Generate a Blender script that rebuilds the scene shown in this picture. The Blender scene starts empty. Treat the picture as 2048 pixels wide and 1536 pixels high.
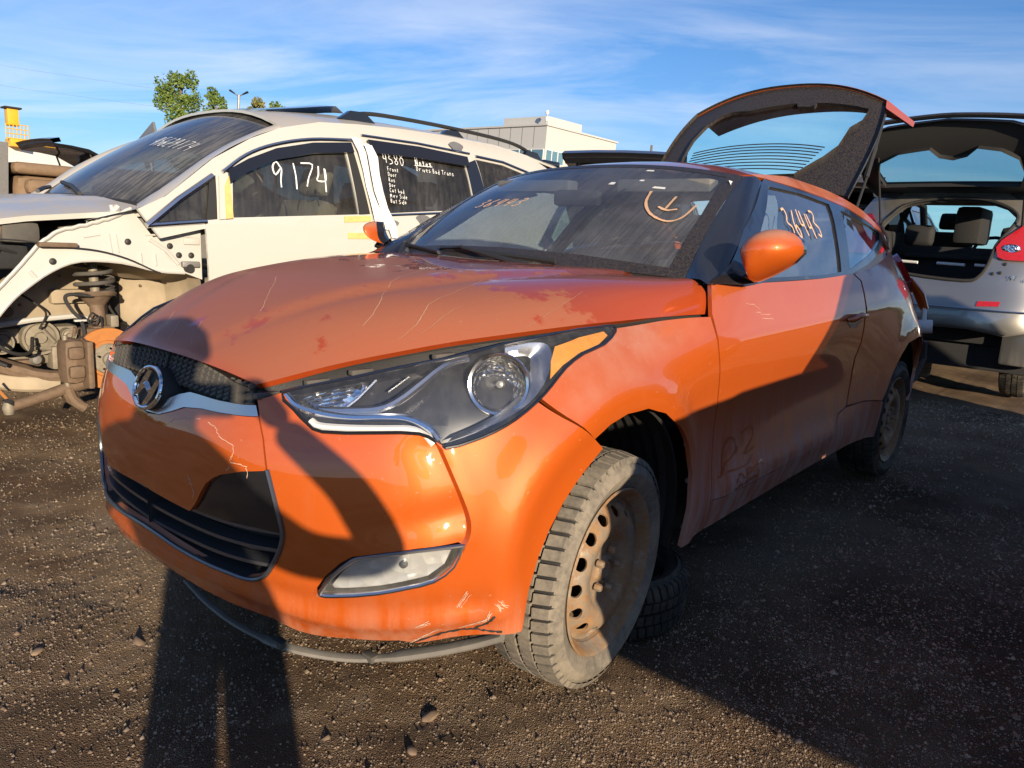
import bpy, bmesh, math, random
import numpy as np
from mathutils import Vector, Matrix, noise
from mathutils.geometry import delaunay_2d_cdt
R=math.radians
scene=bpy.context.scene
col=scene.collection
random.seed(7); rng=np.random.default_rng(7)
# ------------------------------------------------------------------ camera
cam=bpy.data.cameras.new('camera'); camo=bpy.data.objects.new('camera',cam); col.objects.link(camo)
cam.sensor_width=36; cam.lens=36*1498.1/2048; cam.clip_start=.02; cam.clip_end=3000
CAMP=Vector((1.591,1.821,1.164)); YAW,PITCH,ROLL=R(220.327),R(11.014),R(3.138)
fwd=Vector((math.cos(YAW)*math.cos(PITCH),math.sin(YAW)*math.cos(PITCH),-math.sin(PITCH)))
rgt=Vector((math.sin(YAW),-math.cos(YAW),0)); upv=rgt.cross(fwd)
r2=rgt*math.cos(ROLL)+upv*math.sin(ROLL); u2=-rgt*math.sin(ROLL)+upv*math.cos(ROLL)
camo.matrix_world=Matrix(((r2.x,u2.x,-fwd.x,CAMP.x),(r2.y,u2.y,-fwd.y,CAMP.y),(r2.z,u2.z,-fwd.z,CAMP.z),(0,0,0,1)))
scene.camera=camo
# ------------------------------------------------------------------ light
SUN_EL,SUN_AZ=R(12.0),R(61.8)
world=bpy.data.worlds.new('World'); scene.world=world; world.use_nodes=True
nt=world.node_tree; nt.nodes.clear()
def N(t,kind,**kw):
    n=t.nodes.new(kind)
    for k,v in kw.items():
        if k in n.inputs: n.inputs[k].default_value=v
        else: setattr(n,k,v)
    return n
def math_node(t,op,a,b=None,c=None,clamp=False):
    n=t.nodes.new('ShaderNodeMath'); n.operation=op; n.use_clamp=clamp
    for i,v in enumerate((a,b,c)):
        if v is None: continue
        if isinstance(v,(int,float)): n.inputs[i].default_value=v
        else: t.links.new(v,n.inputs[i])
    return n.outputs[0]
sky=N(nt,'ShaderNodeTexSky',sky_type='NISHITA',sun_disc=False,sun_elevation=SUN_EL,sun_rotation=R(90)-SUN_AZ,air_density=1.0,dust_density=.05,ozone_density=3.5,altitude=0)
tc=N(nt,'ShaderNodeTexCoord'); sx=N(nt,'ShaderNodeSeparateXYZ'); nt.links.new(tc.outputs['Generated'],sx.inputs[0])
zz=math_node(nt,'ADD',math_node(nt,'MAXIMUM',sx.outputs[2],0.0),.12)
cx=math_node(nt,'DIVIDE',sx.outputs[0],zz); cy=math_node(nt,'DIVIDE',sx.outputs[1],zz)
cb=N(nt,'ShaderNodeCombineXYZ'); nt.links.new(cx,cb.inputs[0]); nt.links.new(cy,cb.inputs[1])
mr=N(nt,'ShaderNodeMapping'); mr.inputs['Rotation'].default_value=(0,0,R(-118)); nt.links.new(cb.outputs[0],mr.inputs[0])
mp=N(nt,'ShaderNodeMapping'); mp.inputs['Scale'].default_value=(.55,1.25,1); mp.inputs['Location'].default_value=(11.2,5.4,0)
nt.links.new(mr.outputs[0],mp.inputs[0])
n1=N(nt,'ShaderNodeTexNoise',Scale=1.25,Detail=9,Roughness=.60,Distortion=.6); nt.links.new(mp.outputs[0],n1.inputs['Vector'])
n2=N(nt,'ShaderNodeTexNoise',Scale=.35,Detail=3,Roughness=.5); nt.links.new(mp.outputs[0],n2.inputs['Vector'])
cl=math_node(nt,'MULTIPLY',math_node(nt,'MULTIPLY_ADD',n1.outputs[0],3.6,-1.45,clamp=True),math_node(nt,'MULTIPLY_ADD',n2.outputs[0],3.0,-.95,clamp=True))
cl=math_node(nt,'MULTIPLY',cl,.52)
hz=math_node(nt,'POWER',math_node(nt,'SUBTRACT',1.,math_node(nt,'MAXIMUM',sx.outputs[2],0.),clamp=True),9.)
hz=math_node(nt,'MULTIPLY',hz,.55)
mixh=N(nt,'ShaderNodeMix',data_type='RGBA'); nt.links.new(hz,mixh.inputs['Factor']); mixh.inputs['B'].default_value=(4.1,5.2,6.3,1)
mixc=N(nt,'ShaderNodeMix',data_type='RGBA'); nt.links.new(cl,mixc.inputs['Factor']); tint=N(nt,'ShaderNodeMix',data_type='RGBA',blend_type='MULTIPLY'); tint.inputs['Factor'].default_value=1; tint.inputs['B'].default_value=(.54,.79,1.08,1); nt.links.new(sky.outputs[0],tint.inputs['A']); nt.links.new(tint.outputs['Result'],mixh.inputs['A']); nt.links.new(mixh.outputs['Result'],mixc.inputs['A']); mixc.inputs['B'].default_value=(7.0,7.1,7.5,1)
bg=N(nt,'ShaderNodeBackground',Strength=.10); nt.links.new(mixc.outputs['Result'],bg.inputs[0])
wo=N(nt,'ShaderNodeOutputWorld'); nt.links.new(bg.outputs[0],wo.inputs[0])
sl=bpy.data.lights.new('sun','SUN'); sl.energy=5.0; sl.angle=R(.53); sl.color=(1,.83,.61)
so=bpy.data.objects.new('sun',sl); col.objects.link(so)
SUNV=Vector((math.cos(SUN_EL)*math.cos(SUN_AZ),math.cos(SUN_EL)*math.sin(SUN_AZ),math.sin(SUN_EL)))
so.rotation_euler=SUNV.to_track_quat('Z','Y').to_euler(); so.location=(8,12,6)
scene.view_settings.view_transform='Standard'; scene.view_settings.look='None'
scene.view_settings.exposure=.60; scene.view_settings.gamma=1
scene.render.engine='CYCLES'
scene.cycles.max_bounces=10; scene.cycles.transparent_max_bounces=24; scene.cycles.caustics_reflective=False; scene.cycles.caustics_refractive=False
scene.cycles.sample_clamp_indirect=6
# ------------------------------------------------------------------ materials
MATS={}
class Mat:
    """small node-graph helper"""
    def __init__(s,name):
        s.m=bpy.data.materials.new(name); s.m.use_nodes=True; s.t=s.m.node_tree; s.t.nodes.clear()
        s.out=s.t.nodes.new('ShaderNodeOutputMaterial'); s.p=s.t.nodes.new('ShaderNodeBsdfPrincipled')
        s.t.links.new(s.p.outputs[0],s.out.inputs[0]); s.tc=s.t.nodes.new('ShaderNodeTexCoord'); s.geo=s.t.nodes.new('ShaderNodeNewGeometry')
        MATS[name]=s.m
    def L(s,a,b): s.t.links.new(a,b)
    def set(s,**kw):
        for k,v in kw.items():
            k=k.replace('_',' ')
            inp=s.p.inputs[k]
            if isinstance(v,(int,float)): inp.default_value=v
            elif isinstance(v,tuple): inp.default_value=v if len(v)==4 or k=='Normal' else (*v,1)
            else: s.L(v,inp)
        return s
    def vec(s,scale=(1,1,1),rot=(0,0,0),loc=(0,0,0)):
        m=s.t.nodes.new('ShaderNodeMapping'); s.L(s.tc.outputs['Object'],m.inputs[0])
        m.inputs['Scale'].default_value=scale; m.inputs['Rotation'].default_value=rot; m.inputs['Location'].default_value=loc
        return m.outputs[0]
    def noise(s,scale,detail=4,rough=.55,vec=None,dist=0):
        n=N(s.t,'ShaderNodeTexNoise',Scale=scale,Detail=detail,Roughness=rough,Distortion=dist)
        s.L(vec if vec is not None else s.tc.outputs['Object'],n.inputs['Vector']); return n.outputs[0]
    def vor(s,scale,vec=None,feature='F1',out='Distance'):
        n=N(s.t,'ShaderNodeTexVoronoi',Scale=scale,feature=feature)
        s.L(vec if vec is not None else s.tc.outputs['Object'],n.inputs['Vector']); return n.outputs[out]
    def math(s,op,a,b=None,c=None,clamp=False): return math_node(s.t,op,a,b,c,clamp)
    def ramp(s,f,a,b):
        """0 at a, 1 at b, clamped"""
        n=s.t.nodes.new('ShaderNodeMapRange'); n.inputs[1].default_value=a; n.inputs[2].default_value=b
        n.interpolation_type='SMOOTHSTEP'; s.L(f,n.inputs[0]); return n.outputs[0]
    def mix(s,f,a,b):
        n=N(s.t,'ShaderNodeMix',data_type='RGBA')
        for k,v in (('Factor',f),('A',a),('B',b)):
            if isinstance(v,(int,float)): n.inputs[k].default_value=v
            elif isinstance(v,tuple): n.inputs[k].default_value=(*v,1)
            else: s.L(v,n.inputs[k])
        return n.outputs['Result']
    def mixf(s,f,a,b):
        n=N(s.t,'ShaderNodeMix',data_type='FLOAT')
        for k,v in (('Factor',f),('A',a),('B',b)):
            if isinstance(v,(int,float)): n.inputs[k].default_value=v
            else: s.L(v,n.inputs[k])
        return n.outputs['Result']
    def bump(s,h,strength=.3,dist=.01):
        n=N(s.t,'ShaderNodeBump',Strength=strength,Distance=dist); s.L(h,n.inputs['Height']); s.L(n.outputs[0],s.p.inputs['Normal']); return s
    def xyz(s):
        n=s.t.nodes.new('ShaderNodeSeparateXYZ'); s.L(s.tc.outputs['Object'],n.inputs[0]); return n.outputs
    def nz(s):
        n=s.t.nodes.new('ShaderNodeSeparateXYZ'); s.L(s.geo.outputs['Normal'],n.inputs[0]); return n.outputs[2]
def simple(name,c,rough=.5,metal=0,var=.15,scale=30,bump=0,coat=0,spec=.5):
    m=Mat(name); f=m.noise(scale,3)
    m.set(Base_Color=m.mix(f,tuple(v*(1-var) for v in c),tuple(min(1,v*(1+var)) for v in c)),Metallic=metal,Roughness=m.mixf(m.noise(scale*.4,2),max(.02,rough-.08),min(1,rough+.1)),Specular_IOR_Level=spec)
    if coat: m.set(Coat_Weight=coat,Coat_Roughness=.06)
    if bump: m.bump(f,bump,.004)
    return m
DUST=(.40,.32,.25)
def paint(name,base,metal=.35,rough=.28,dust_top=.55,dust_low=.75,zlow=(.50,.12),dustc=DUST,streak=True,flake=True,crisp=False,xdust=None):
    m=Mat(name); x,y,z=m.xyz()
    fl=m.noise(900,1,.5)
    b=m.mix(m.math('MULTIPLY',fl,.35 if flake else 0.),base,tuple(min(1,v*1.5+.02) for v in base))
    # dust: on upward faces, washed down the sides, thick low on the flanks
    n1=m.noise(2.3,6,.6); n2=m.noise(14,5,.65); fine=m.noise(420,2,.6)
    st=m.noise(1,6,.62,vec=m.vec((26,26,1.6)))
    up=m.ramp(m.nz(),.25,.95)
    patch=m.ramp(m.math('ADD',m.math('MULTIPLY',n1,.7),m.math('MULTIPLY',n2,.35)),.40,.62)
    if crisp: patch=m.ramp(m.math('ADD',m.math('ADD',m.math('MULTIPLY',n1,.8),m.math('MULTIPLY',n2,.30)),m.math('MULTIPLY',m.ramp(x,-.45,.45),.24)),.665,.70)
    top=m.math('MULTIPLY',up,m.mixf(patch,dust_top*(.12 if crisp else .35),dust_top))
    low=m.math('MULTIPLY',m.ramp(z,zlow[0],zlow[1]),m.mixf(m.ramp(st,.33,.66),.35 if xdust else 0.,1.))
    low=m.math('MULTIPLY',low,dust_low)
    if xdust: low=m.math('MULTIPLY',low,m.ramp(x,xdust[0],xdust[1]))
    side=m.math('MULTIPLY',m.ramp(st,.55,.8),.05)
    d=m.math('MAXIMUM',top,m.math('MAXIMUM',low,side))
    spk=m.ramp(m.noise(95,2,.5),.70,.78)
    d=m.math('ADD',m.math('MULTIPLY',d,m.mixf(fine,.65,1.15)),m.math('MULTIPLY',spk,.28),clamp=True)
    m.set(Base_Color=m.mix(d,b,dustc),Metallic=m.mixf(d,metal,0.),Roughness=m.mixf(d,rough,.85),Coat_Weight=m.mixf(m.math('MULTIPLY',d,1.6,clamp=True),1.,.0),Coat_Roughness=m.mixf(d,.025,.4),Coat_IOR=1.65,Specular_IOR_Level=.12)
    return m
paint('orange_paint',(.46,.082,.006),metal=.2,rough=.42,dust_low=.40,zlow=(.34,.14))
paint('flank_paint',(.46,.082,.006),metal=.2,rough=.42,dust_low=.98,zlow=(.66,.20),dustc=(.44,.37,.33),xdust=(.05,-.45))
paint('hood_paint',(.37,.052,.008),metal=.2,rough=.42,dust_top=.58,crisp=True,dustc=(.35,.19,.12))
paint('cream_paint',(.54,.525,.475),metal=.0,rough=.3,dust_top=.5,dust_low=.5,zlow=(.7,.2),dustc=(.45,.36,.26),flake=False)
paint('silver_paint',(.30,.29,.265),metal=.8,rough=.3,dust_top=.4,dust_low=.5,zlow=(.6,.2))
paint('black_paint',(.012,.012,.014),metal=.0,rough=.3,dust_top=.22,dust_low=.35,zlow=(.6,.2))
paint('dark_paint',(.016,.016,.02),metal=.2,rough=.3,dust_top=.25,dust_low=.5,zlow=(.7,.2))
simple('gloss_black',(.012,.012,.014),.18,coat=.6)
m=simple('pillar_black',(.014,.015,.02),.2,coat=.8)
simple('black_plastic',(.025,.024,.023),.55,bump=.15,scale=200)
simple('dusty_plastic',(.085,.078,.068),.75,var=.5,scale=14,bump=.2)
simple('rubber',(.022,.021,.02),.7,var=.4)
simple('chrome',(.72,.73,.76),.10,metal=1,var=.08,scale=8)
simple('satin_chrome',(.55,.56,.60),.28,metal=1,var=.12,scale=8)
simple('dark_chrome',(.16,.17,.19),.3,metal=.8,var=.2,scale=8)
simple('interior_black',(.02,.02,.021),.8,var=.3,scale=60)
simple('interior_grey',(.16,.155,.15),.85,var=.2,scale=60,bump=.1)
simple('seat_beige',(.42,.36,.28),.8,var=.15,scale=40,bump=.1)
simple('seat_brown',(.20,.13,.075),.75,var=.25,scale=25,bump=.15)
simple('white_cloth',(.78,.77,.74),.9,var=.06,scale=20,bump=.2)
simple('white_plastic',(.75,.74,.70),.5,var=.06)
simple('red_lens',(.42,.012,.014),.12,coat=.8,var=.25,scale=60)
simple('amber_lens',(.85,.30,.02),.12,coat=.8,var=.25,scale=70)
simple('grey_strip',(.19,.175,.155),.8,var=.35,scale=18,bump=.3)
simple('orange_ink',(.80,.30,.08),.7,var=.1)
simple('orange_pale_ink',(.70,.42,.24),.7,var=.1)
simple('white_ink',(.85,.85,.82),.7,var=.05)
simple('yellow_paint',(.70,.38,.02),.45,var=.12,scale=6)
simple('steel_grey',(.30,.29,.27),.5,metal=.6,var=.25,scale=20)
simple('cast_iron',(.17,.115,.075),.75,metal=.25,var=.45,scale=30,bump=.4)
simple('alu_cast',(.27,.235,.18),.65,metal=.35,var=.35,scale=25,bump=.35)
simple('foam_tape',(.72,.47,.17),.8,var=.25,scale=30,bump=.2)
simple('bare_apron',(.50,.49,.455),.55,var=.08,scale=6)
simple('apron_dirty',(.34,.275,.19),.8,var=.5,scale=7,bump=.2)
simple('bark',(.16,.13,.10),.9,var=.4,scale=30,bump=.5)
simple('skin',(.45,.28,.20),.6); simple('cloth_dark',(.05,.055,.07),.9,var=.3,scale=80); simple('cloth_grey',(.12,.12,.13),.9,var=.3,scale=80)
simple('crack_white',(.60,.42,.31),.8,var=.1)
# rusty steel wheel
m=Mat('rusty_steel'); f=m.noise(9,7,.7); g=m.noise(70,4,.7); k=m.ramp(m.math('ADD',m.math('MULTIPLY',f,.75),m.math('MULTIPLY',g,.35)),.42,.64)
rc=m.mix(m.noise(38,5,.7),(.42,.235,.10),(.14,.075,.040)); mc=m.mix(m.noise(22,4),(.15,.145,.14),(.42,.34,.24))
m.set(Base_Color=m.mix(k,mc,rc),Metallic=m.mixf(k,.35,.0),Roughness=m.mixf(k,.5,.9)); m.bump(g,.5,.003)
m=Mat('rust_disc'); f=m.noise(30,5,.7); m.set(Base_Color=m.mix(f,(.55,.22,.05),(.30,.11,.035)),Roughness=.8,Metallic=.1); m.bump(f,.3,.002)
# muddy tyre
m=Mat('tyre_rubber'); f=m.noise(7,6,.7); g=m.noise(60,4,.7); k=m.ramp(m.math('ADD',m.math('MULTIPLY',f,.8),m.math('MULTIPLY',g,.3)),.40,.70)
m.set(Base_Color=m.mix(m.math('ADD',m.math('MULTIPLY',k,.6),m.math('MULTIPLY',g,.4)),(.09,.08,.068),(.28,.24,.185)),Roughness=.85); m.bump(g,.35,.003)
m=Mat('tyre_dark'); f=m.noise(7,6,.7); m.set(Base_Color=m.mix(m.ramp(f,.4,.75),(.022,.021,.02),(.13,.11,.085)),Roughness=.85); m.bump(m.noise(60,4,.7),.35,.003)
# glass: clear film + dust + rain tracks
def glass(name,tint,dust=.12,dustc=(.33,.31,.29),streak=.4,sscale=(38,38,2.2),ior=1.5,gloss=.9):
    m=Mat(name); t=m.t; t.nodes.remove(m.p)
    tr=N(t,'ShaderNodeBsdfTransparent'); tr.inputs[0].default_value=(*tint,1)
    gl=N(t,'ShaderNodeBsdfGlossy',Roughness=.02); gl.inputs[0].default_value=(gloss,gloss,gloss,1)
    lw=N(t,'ShaderNodeLayerWeight',Blend=.5); F0=((ior-1)/(ior+1))**2; fr=m.math('MULTIPLY_ADD',m.math('POWER',lw.outputs['Facing'],5.),1-F0,F0,clamp=True); s1=N(t,'ShaderNodeMixShader'); m.L(fr,s1.inputs[0]); m.L(tr.outputs[0],s1.inputs[1]); m.L(gl.outputs[0],s1.inputs[2])
    df=N(t,'ShaderNodeBsdfDiffuse'); df.inputs[0].default_value=(*dustc,1)
    a=m.noise(3.0,5,.6); b=m.noise(1,5,.6,vec=m.vec(sscale)); c=m.noise(260,2,.5)
    d=m.math('MULTIPLY',m.mixf(m.ramp(b,.40,.62),1-streak,1.),m.mixf(m.ramp(a,.35,.65),.55,1.25))
    d=m.math('MULTIPLY',m.math('MULTIPLY',d,dust),m.mixf(c,.7,1.3),clamp=True)
    s2=N(t,'ShaderNodeMixShader'); m.L(d,s2.inputs[0]); m.L(s1.outputs[0],s2.inputs[1]); m.L(df.outputs[0],s2.inputs[2])
    m.L(s2.outputs[0],m.out.inputs[0]); return m
glass('windshield_glass',(.74,.80,.82),dust=.25,streak=.35,dustc=(.27,.27,.285),sscale=(4.,150,4.),ior=1.75)
glass('side_glass',(.50,.60,.66),dust=.06,streak=.3,ior=4.2,gloss=1.)
glass('tinted_glass',(.10,.11,.12),dust=.12,streak=.4)
glass('van_windshield_glass',(.28,.36,.40),dust=.42,streak=.6,dustc=(.26,.25,.235),sscale=(6,60,6),ior=1.8)
glass('van_side_glass',(.42,.46,.46),dust=.12,streak=.3)
glass('lamp_lens',(.95,.96,.97),dust=.055,streak=.5,dustc=(.55,.54,.52),ior=1.7)
glass('fog_lens',(.92,.93,.93),dust=.13,streak=.3,dustc=(.62,.60,.56),ior=1.7)
glass('rear_glass',(.62,.88,.88),dust=.04,streak=.5,sscale=(4,70,4),ior=1.3)
glass('hatch_glass',(.38,.56,.58),dust=.05,streak=.5,sscale=(4,70,4),ior=1.4)
m=Mat('frit_dusty'); st=m.noise(1,6,.65,vec=m.vec((140,140,9),(0,R(38),0))); d=m.ramp(m.math('ADD',m.math('MULTIPLY',st,.55),m.math('MULTIPLY',m.noise(320,3,.7),.45)),.36,.66)
m.set(Base_Color=m.mix(m.math('MULTIPLY',d,.18),(.010,.010,.011),(.26,.19,.14)),Roughness=m.mixf(d,.25,.8),Coat_Weight=m.mixf(d,.5,0.))
m=Mat('reflector'); v=m.vor(55,feature='F1'); m.set(Base_Color=(.86,.86,.88),Metallic=1.,Roughness=.12); m.bump(v,.6,.01)
m=Mat('fog_reflector'); v=m.vor(30,feature='F1'); m.set(Base_Color=(.85,.85,.83),Metallic=.55,Roughness=.25); m.bump(v,.5,.01)
m=Mat('leaf'); f=m.noise(1.2,3); g=m.noise(9,2); m.set(Base_Color=m.mix(f,(.07,.14,.022),(.17,.22,.04)),Roughness=.6); m.p.inputs['Subsurface Weight'].default_value=0
m=Mat('leaf_yellow'); f=m.noise(1.5,3); m.set(Base_Color=m.mix(f,(.10,.13,.025),(.24,.19,.04)),Roughness=.6)
m=Mat('concrete_wall'); x,y,z=m.xyz(); m.set(Base_Color=m.mix(m.noise(.4,4),(.46,.455,.44),(.53,.525,.505)),Roughness=.85)
simple('window_blue',(.10,.20,.26),.08,spec=.8,var=.2,scale=.3)
# ------------------------------------------------------------------ geometry helpers
def link(o,parent=None,label=None,cat=None,group=None,kind=None):
    col.objects.link(o)
    if parent is not None: o.parent=parent
    if label: o['label']=label
    if cat: o['category']=cat
    if group: o['group']=group
    if kind: o['kind']=kind
    return o
def thing(name,label,cat,loc=(0,0,0),rotz=0,group=None):
    o=bpy.data.objects.new(name,None); o.empty_display_size=.2
    link(o,None,label,cat,group); o.location=loc; o.rotation_euler=(0,0,rotz); return o
def mobj(name,verts,faces,mat,parent=None,angle=35,smooth=True,**kw):
    me=bpy.data.meshes.new(name); me.from_pydata([tuple(map(float,v)) for v in verts],[],faces); me.validate()
    ms=mat if isinstance(mat,(list,tuple)) else [mat]
    for k in ms: me.materials.append(MATS[k])
    if smooth: me.shade_smooth(); me.set_sharp_from_angle(angle=R(angle))
    o=bpy.data.objects.new(name,me); return link(o,parent,**kw)
class B:
    """collects shapes into ONE mesh"""
    def __init__(s): s.v=[]; s.f=[]
    def add(s,v,f):
        o=len(s.v); s.v+= [tuple(map(float,p)) for p in v]; s.f+=[tuple(i+o for i in q) for q in f]; return s
    def box(s,lo,hi,bev=0,M=None):
        bm=bmesh.new(); bmesh.ops.create_cube(bm,size=1)
        lo=Vector(lo);hi=Vector(hi)
        for v in bm.verts: v.co=Vector(((v.co.x+.5)*(hi.x-lo.x)+lo.x,(v.co.y+.5)*(hi.y-lo.y)+lo.y,(v.co.z+.5)*(hi.z-lo.z)+lo.z))
        if bev: bmesh.ops.bevel(bm,geom=bm.edges[:],offset=bev,segments=2,affect='EDGES',profile=.6)
        if M is not None: bmesh.ops.transform(bm,matrix=M,verts=bm.verts[:])
        bm.verts.index_update(); s.add([v.co for v in bm.verts],[[v.index for v in f.verts] for f in bm.faces]); bm.free(); return s
    def tube(s,pts,r,seg=8,closed=False,flat=1.,cap=True):
        P=[Vector(p) for p in pts]; n=len(P); rr=r if isinstance(r,(list,tuple)) else [r]*n
        vs=[];up=Vector((0,0,1));side=None
        for i in range(n):
            a=P[(i-1)%n] if (closed or i>0) else P[i]; b=P[(i+1)%n] if (closed or i<n-1) else P[i]
            t=(b-a).normalized() if (b-a).length>1e-9 else Vector((1,0,0))
            if side is None: side=t.cross(up if abs(t.z)<.9 else Vector((1,0,0))).normalized()
            else: side=(side-t*side.dot(t)).normalized()
            w=t.cross(side)
            for k in range(seg):
                q=2*math.pi*k/seg; vs.append(P[i]+side*math.cos(q)*rr[i]+w*math.sin(q)*rr[i]*flat)
        fs=[]
        for i in range(n if closed else n-1):
            for k in range(seg):
                fs.append((i*seg+k,i*seg+(k+1)%seg,((i+1)%n)*seg+(k+1)%seg,((i+1)%n)*seg+k))
        if cap and not closed: fs+= [tuple(range(seg))[::-1],tuple(range((n-1)*seg,n*seg))]
        return s.add(vs,fs)
    def lathe(s,prof,seg=32,M=None,a0=0,a1=2*math.pi):
        """profile (r,h) turned round local Z"""
        full=abs(a1-a0-2*math.pi)<1e-6; n=seg if full else seg+1
        vs=[];m=len(prof)
        for k in range(n):
            q=a0+(a1-a0)*k/seg
            for r,h in prof: vs.append(Vector((r*math.cos(q),r*math.sin(q),h)))
        if M is not None: vs=[M@v for v in vs]
        fs=[]
        for k in range(seg):
            k2=(k+1)%n
            for j in range(m-1): fs.append((k*m+j,k2*m+j,k2*m+j+1,k*m+j+1))
        return s.add(vs,fs)
    def prism(s,poly,d0,d1,axis='y',M=None):
        """2-D polygon extruded along axis; poly in the other two axes"""
        def P(a,b,d): return {'y':(a,d,b),'x':(d,a,b),'z':(a,b,d)}[axis]
        n=len(poly); vs=[Vector(P(a,b,d0)) for a,b in poly]+[Vector(P(a,b,d1)) for a,b in poly]
        if M is not None: vs=[M@v for v in vs]
        return s.add(vs,[tuple(range(n)),tuple(range(2*n-1,n-1,-1))]+[(i,(i+1)%n,(i+1)%n+n,i+n) for i in range(n)])
    def ribbon(s,pts,nrm,w,off=.002):
        """flat stroke of width w laid on a surface with normal nrm"""
        P=[Vector(p) for p in pts]; n=Vector(nrm).normalized(); vs=[]
        for i,p in enumerate(P):
            a=P[max(i-1,0)];b=P[min(i+1,len(P)-1)]; t=(b-a); t=t.normalized() if t.length>1e-9 else Vector((1,0,0))
            sd=n.cross(t).normalized()*w/2*(.8+.4*random.random()); vs+=[p+sd+n*off,p-sd+n*off]
        return s.add(vs,[(2*i,2*i+1,2*i+3,2*i+2) for i in range(len(P)-1)])
    def build(s,name,mat,parent=None,angle=35,smooth=True,**kw): 
        o=mobj(name,s.v,s.f,mat,parent,angle,smooth,**kw); return o
def frame_from(n,origin,up=(0,0,1)):
    z=Vector(n).normalized(); x=Vector(up).cross(z); x=x.normalized() if x.length>1e-6 else Vector((1,0,0)); y=z.cross(x)
    return Matrix(((x.x,y.x,z.x,origin[0]),(x.y,y.y,z.y,origin[1]),(x.z,y.z,z.z,origin[2]),(0,0,0,1)))
def smooth_line(P,k=4,closed=False):
    P=[np.array(p,float) for p in P];n=len(P);o=[]
    for i in range(n if closed else n-1):
        p0=P[i-1] if (closed or i>0) else P[0]*2-P[1]; p1=P[i]; p2=P[(i+1)%n]; p3=P[(i+2)%n] if (closed or i<n-2) else P[n-1]*2-P[n-2]
        for j in range(k):
            t=j/k; o.append(.5*((2*p1)+(-p0+p2)*t+(2*p0-5*p1+4*p2-p3)*t*t+(-p0+3*p1-3*p2+p3)*t**3))
    if not closed:o.append(P[-1])
    return o
def in_poly(pt,poly):
    x,y=pt;c=False;n=len(poly)
    for i in range(n):
        x1,y1=poly[i];x2,y2=poly[i-1]
        if (y1>y)!=(y2>y) and x<(x2-x1)*(y-y1)/(y2-y1)+x1: c=not c
    return c
def in_poly_v(P,poly):
    poly=np.asarray(poly);c=np.zeros(len(P),bool);x,y=P[:,0],P[:,1]
    for i in range(len(poly)):
        x1,y1=poly[i];x2,y2=poly[i-1]
        if y1==y2: continue
        k=((y1>y)!=(y2>y))&(x<(x2-x1)*(y-y1)/(y2-y1)+x1); c^=k
    return c
def dist_poly(P,poly,closed=True):
    poly=np.asarray(poly,float);d=np.full(len(P),1e9);n=len(poly)
    for i in range(n if closed else n-1):
        a=poly[i];b=poly[(i+1)%n];ab=b-a;t=np.clip(((P-a)@ab)/max(ab@ab,1e-12),0,1)
        d=np.minimum(d,np.linalg.norm(P-(a+t[:,None]*ab),axis=1))
    return d
def resample(poly,step,closed=True):
    P=[np.array(p,float) for p in poly];o=[];n=len(P)
    for i in range(n if closed else n-1):
        a=P[i];b=P[(i+1)%n];k=max(1,int(np.linalg.norm(b-a)/step))
        for j in range(k): o.append(a+(b-a)*j/k)
    if not closed:o.append(P[-1])
    return o
def trimesh(outline,holes,res,scale,lines=()):
    """triangulate a 2-D region; returns pts(n,2) in param space, tris, boundary loops"""
    sc=np.array(scale,float)
    loops=[resample(np.asarray(outline,float)*sc,res)]+[resample(np.asarray(h,float)*sc,res) for h in holes]
    lo=np.min(loops[0],0);hi=np.max(loops[0],0)
    gx,gy=np.meshgrid(np.arange(lo[0]+res*.5,hi[0],res),np.arange(lo[1]+res*.5,hi[1],res)); gy[:,1::2]+=res*.25
    G=np.stack([gx.ravel(),gy.ravel()],1)
    if len(G):
        k=in_poly_v(G,loops[0])
        for h in loops[1:]: k&=~in_poly_v(G,h)
        G=G[k]
        for l in loops:
            if len(G): G=G[dist_poly(G,l)>res*.45]
    vs=[];ed=[];rl=[]
    for l in loops:
        o=len(vs);vs+=[tuple(p) for p in l];n=len(l);ed+=[(o+i,o+(i+1)%n) for i in range(n)]
    for l in lines:
        l=resample(np.asarray(l,float)*sc,res*.6,False)
        k=in_poly_v(np.array(l),loops[0])
        for h in loops[1:]: k&=~in_poly_v(np.array(l),h)
        l=[p for p,q in zip(l,k) if q]
        if len(G): G=G[dist_poly(G,l,False)>res*.3]
        o=len(vs);vs+=[tuple(p) for p in l];ed+=[(o+i,o+i+1) for i in range(len(l)-1)]
    vs+=[tuple(p) for p in G]
    ov,oe,of,_,_,_=delaunay_2d_cdt([Vector(p) for p in vs],ed,[],0,1e-6)
    V=np.array([(p.x,p.y) for p in ov]);tri=[]
    C=np.array([(V[list(f)]).mean(0) for f in of]);keep=in_poly_v(C,loops[0])
    for h in loops[1:]: keep&=~in_poly_v(C,h)
    tri=[tuple(f) for f,k in zip(of,keep) if k]
    # boundary edges
    cnt={}
    for f in tri:
        for i in range(3):
            e=(f[i],f[(i+1)%3]);cnt[tuple(sorted(e))]=cnt.get(tuple(sorted(e)),[])+[e]
    bd=[v[0] for v in cnt.values() if len(v)==1]
    return V/sc,tri,bd
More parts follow.
